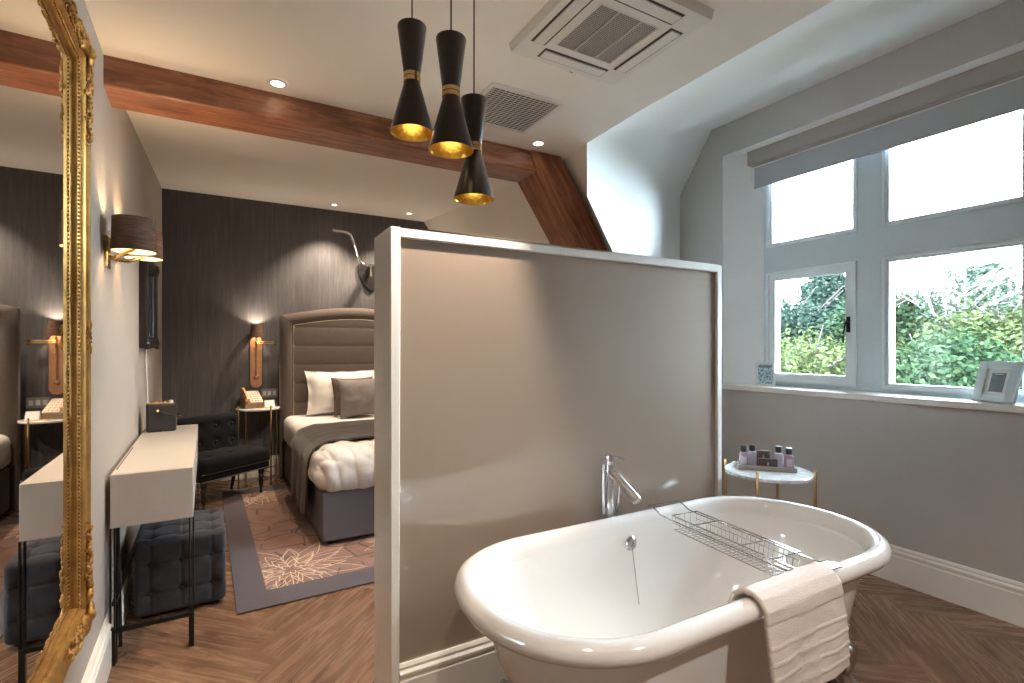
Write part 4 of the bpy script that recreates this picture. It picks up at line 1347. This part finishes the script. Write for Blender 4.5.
MB().add([(-.02, .045, .14), (.02, .045, .14), (.02, .115, .002), (-.02, .115, .002)], [(0, 1, 2, 3)]).build('stand', 'frame_silver', pf_, smooth=0, solid=.003)

# ------------------------------------------------------------------ outside
o = MB().add([(4.2, -40, -3.2), (70, -40, -3.2), (70, 60, -3.2), (4.2, 60, -3.2)], [(0, 1, 2, 3)]).build('ground_outside', 'lawn', smooth=0); struct(o, 'lawn below the window')
def tree(x, y, top, rad, leafmat, label, n=5000, seed=1, conif=False, ls=.16, bare=0, low=-2.6):
    rnd = random.Random(seed)
    gz = -3.2
    t = thing('garden_tree', label, 'tree', (x, y, gz), 0, 'trees outside the window')
    H = top-gz
    mb = MB()
    mb.tube([(0, 0, 0), (.05, .03, H*.35), (-.04, .05, H*.6), (0, 0, H*.93)], [rad*.09, rad*.07, rad*.045, .015], 8)
    nb = 40 if bare else 14
    for i in range(nb):
        z0 = H*(.35+.55*rnd.random()); a = rnd.random()*2*PI; l = rad*(.5+.5*rnd.random())*(1.0 if bare else .45 if conif else .6)
        up = .5 if not conif else .05
        p0 = Vector((0, 0, z0)); p1 = p0+Vector((math.cos(a)*l*.5, math.sin(a)*l*.5, l*up*.6)); p2 = p1+Vector((math.cos(a+.3)*l*.45, math.sin(a+.3)*l*.45, l*up))
        mb.tube([p0, p1, p2], [rad*.022, rad*.014, rad*.004], 5)
        if bare:
            for q in range(3):
                a2 = a+rnd.uniform(-1, 1); mb.tube([p1, p1+Vector((math.cos(a2)*l*.4, math.sin(a2)*l*.4, l*.5*rnd.random()))], [rad*.01, rad*.003], 4)
    mb.build('trunk', 'bark_pale' if bare else 'bark', t)
    # crown: leaves gathered in clumps
    clumps = []
    nc = 110
    for i in range(nc):
        if conif:
            f = rnd.random(); z = H*(.22+.74*f); rr = rad*(1.08-f)*(.35+.65*rnd.random())
            a = rnd.random()*2*PI
            clumps.append((Vector((rr*math.cos(a), rr*math.sin(a), z)), rad*.30*(1.35-f)))
        else:
            d = Vector((rnd.gauss(0, 1), rnd.gauss(0, 1), rnd.gauss(0, 1))).normalized()*(.6+.4*rnd.random()); d.z = math.copysign(abs(d.z)**.6, d.z)
            z0, z1 = low-gz, H
            cz_ = (z0+z1)/2; hz = (z1-z0)/2
            clumps.append((Vector((d.x*rad*.85, d.y*rad*.85, cz_+d.z*hz*.88)), rad*.30*(.7+.6*rnd.random())))
    vs, fs, tint = [], [], []
    for i in range(n):
        c, r_ = clumps[rnd.randrange(nc)]
        d = Vector((rnd.gauss(0, 1), rnd.gauss(0, 1), rnd.gauss(0, 1))).normalized()
        p = c + d*r_*(rnd.random()**.35)
        u = Vector((rnd.gauss(0, 1), rnd.gauss(0, 1), rnd.gauss(0, .6))).normalized(); w_ = u.cross(d+Vector((.01, .02, .03)))
        w_ = w_.normalized() if w_.length > 1e-4 else u.orthogonal()
        s_ = ls*(.6+.8*rnd.random())
        b = len(vs)
        vs += [p-u*s_*.5, p+w_*s_*.28, p+u*s_*.5, p-w_*s_*.28]
        fs.append((b, b+1, b+2, b+3)); tint.append(min(1, max(0, rnd.gauss(.45, .26))))
    me = bpy.data.meshes.new('crown'); me.from_pydata([tuple(v) for v in vs], [], fs)
    at = me.attributes.new('tint', 'FLOAT', 'FACE')
    for i, v in enumerate(tint): at.data[i].value = v
    me.materials.append(M[leafmat])
    c = bpy.data.objects.new('crown', me); COL.objects.link(c); c.parent = t
    return t
tree(13.5, 8.25, 2.8, 2.3, 'leaf_blue', 'dark blue-green tree at the left in the casement window', 34500, 2, False, 0.120)
tree(14.5, 7.9, 3.75, 2.3, 'leaf_blue', 'tallest grey-green conifer seen through the casement window', 34500, 3, True, 0.120)
tree(10.0, 5.65, 1.5, 2.0, 'leaf_yellow', 'yellow-green bush low in the casement window', 32199, 4, False, 0.096)
tree(13.0, 5.75, 2.95, 1.3, 'leaf_green', 'slim green tree at the left edge of the fixed window', 25299, 5, False, 0.108)
tree(14.0, 4.75, 3.4, 2.0, 'leaf_pale', 'thin-leaved tree with pale bare branches in the fixed window', 11500, 6, False, 0.084, 1)
tree(15.8, 5.0, 3.45, 2.0, 'leaf_blue', 'dark conifer at the right in the fixed window', 32199, 7, True, 0.120)
tree(13.0, 3.8, 2.35, 1.7, 'leaf_yellow', 'yellowish tree at the right in the fixed window', 27599, 8, False, 0.108)
tree(10.0, 3.55, 1.45, 1.7, 'leaf_green', 'broad green bush low in the fixed window', 32199, 9, False, 0.096)
tree(17.5, 6.2, 3.0, 2.6, 'leaf_pale', 'pale tree standing farther off behind the others', 32199, 10, False, 0.120)

# ------------------------------------------------------------------ light
wd = bpy.data.worlds.new('sky'); scene.world = wd; wd.use_nodes = True
bg = wd.node_tree.nodes['Background']; bg.inputs[0].default_value = (.71, .87, 1.0, 1); bg.inputs[1].default_value = 12.0

# ------------------------------------------------------------------ camera
cam = bpy.data.cameras.new('camera'); cam.sensor_width = 36; cam.lens = 36*510/1024
cam.shift_y = 6.5/1024; cam.clip_start = .02; cam.clip_end = 300
co = bpy.data.objects.new('camera', cam); COL.objects.link(co)
co.location = (0, 0, 1.3); co.rotation_euler = (R(90), 0, -math.atan(290/510))
scene.camera = co

scene.view_settings.view_transform = 'Standard'; scene.view_settings.look = 'None'
scene.view_settings.gamma = 1; scene.view_settings.use_curve_mapping = False
scene.view_settings.exposure = 2.36
scene.cycles.use_denoising = True
scene.cycles.caustics_reflective = False; scene.cycles.caustics_refractive = False
scene.cycles.max_bounces = 10; scene.cycles.diffuse_bounces = 6; scene.cycles.glossy_bounces = 5; scene.cycles.transparent_max_bounces = 12
scene.cycles.sample_clamp_indirect = 6
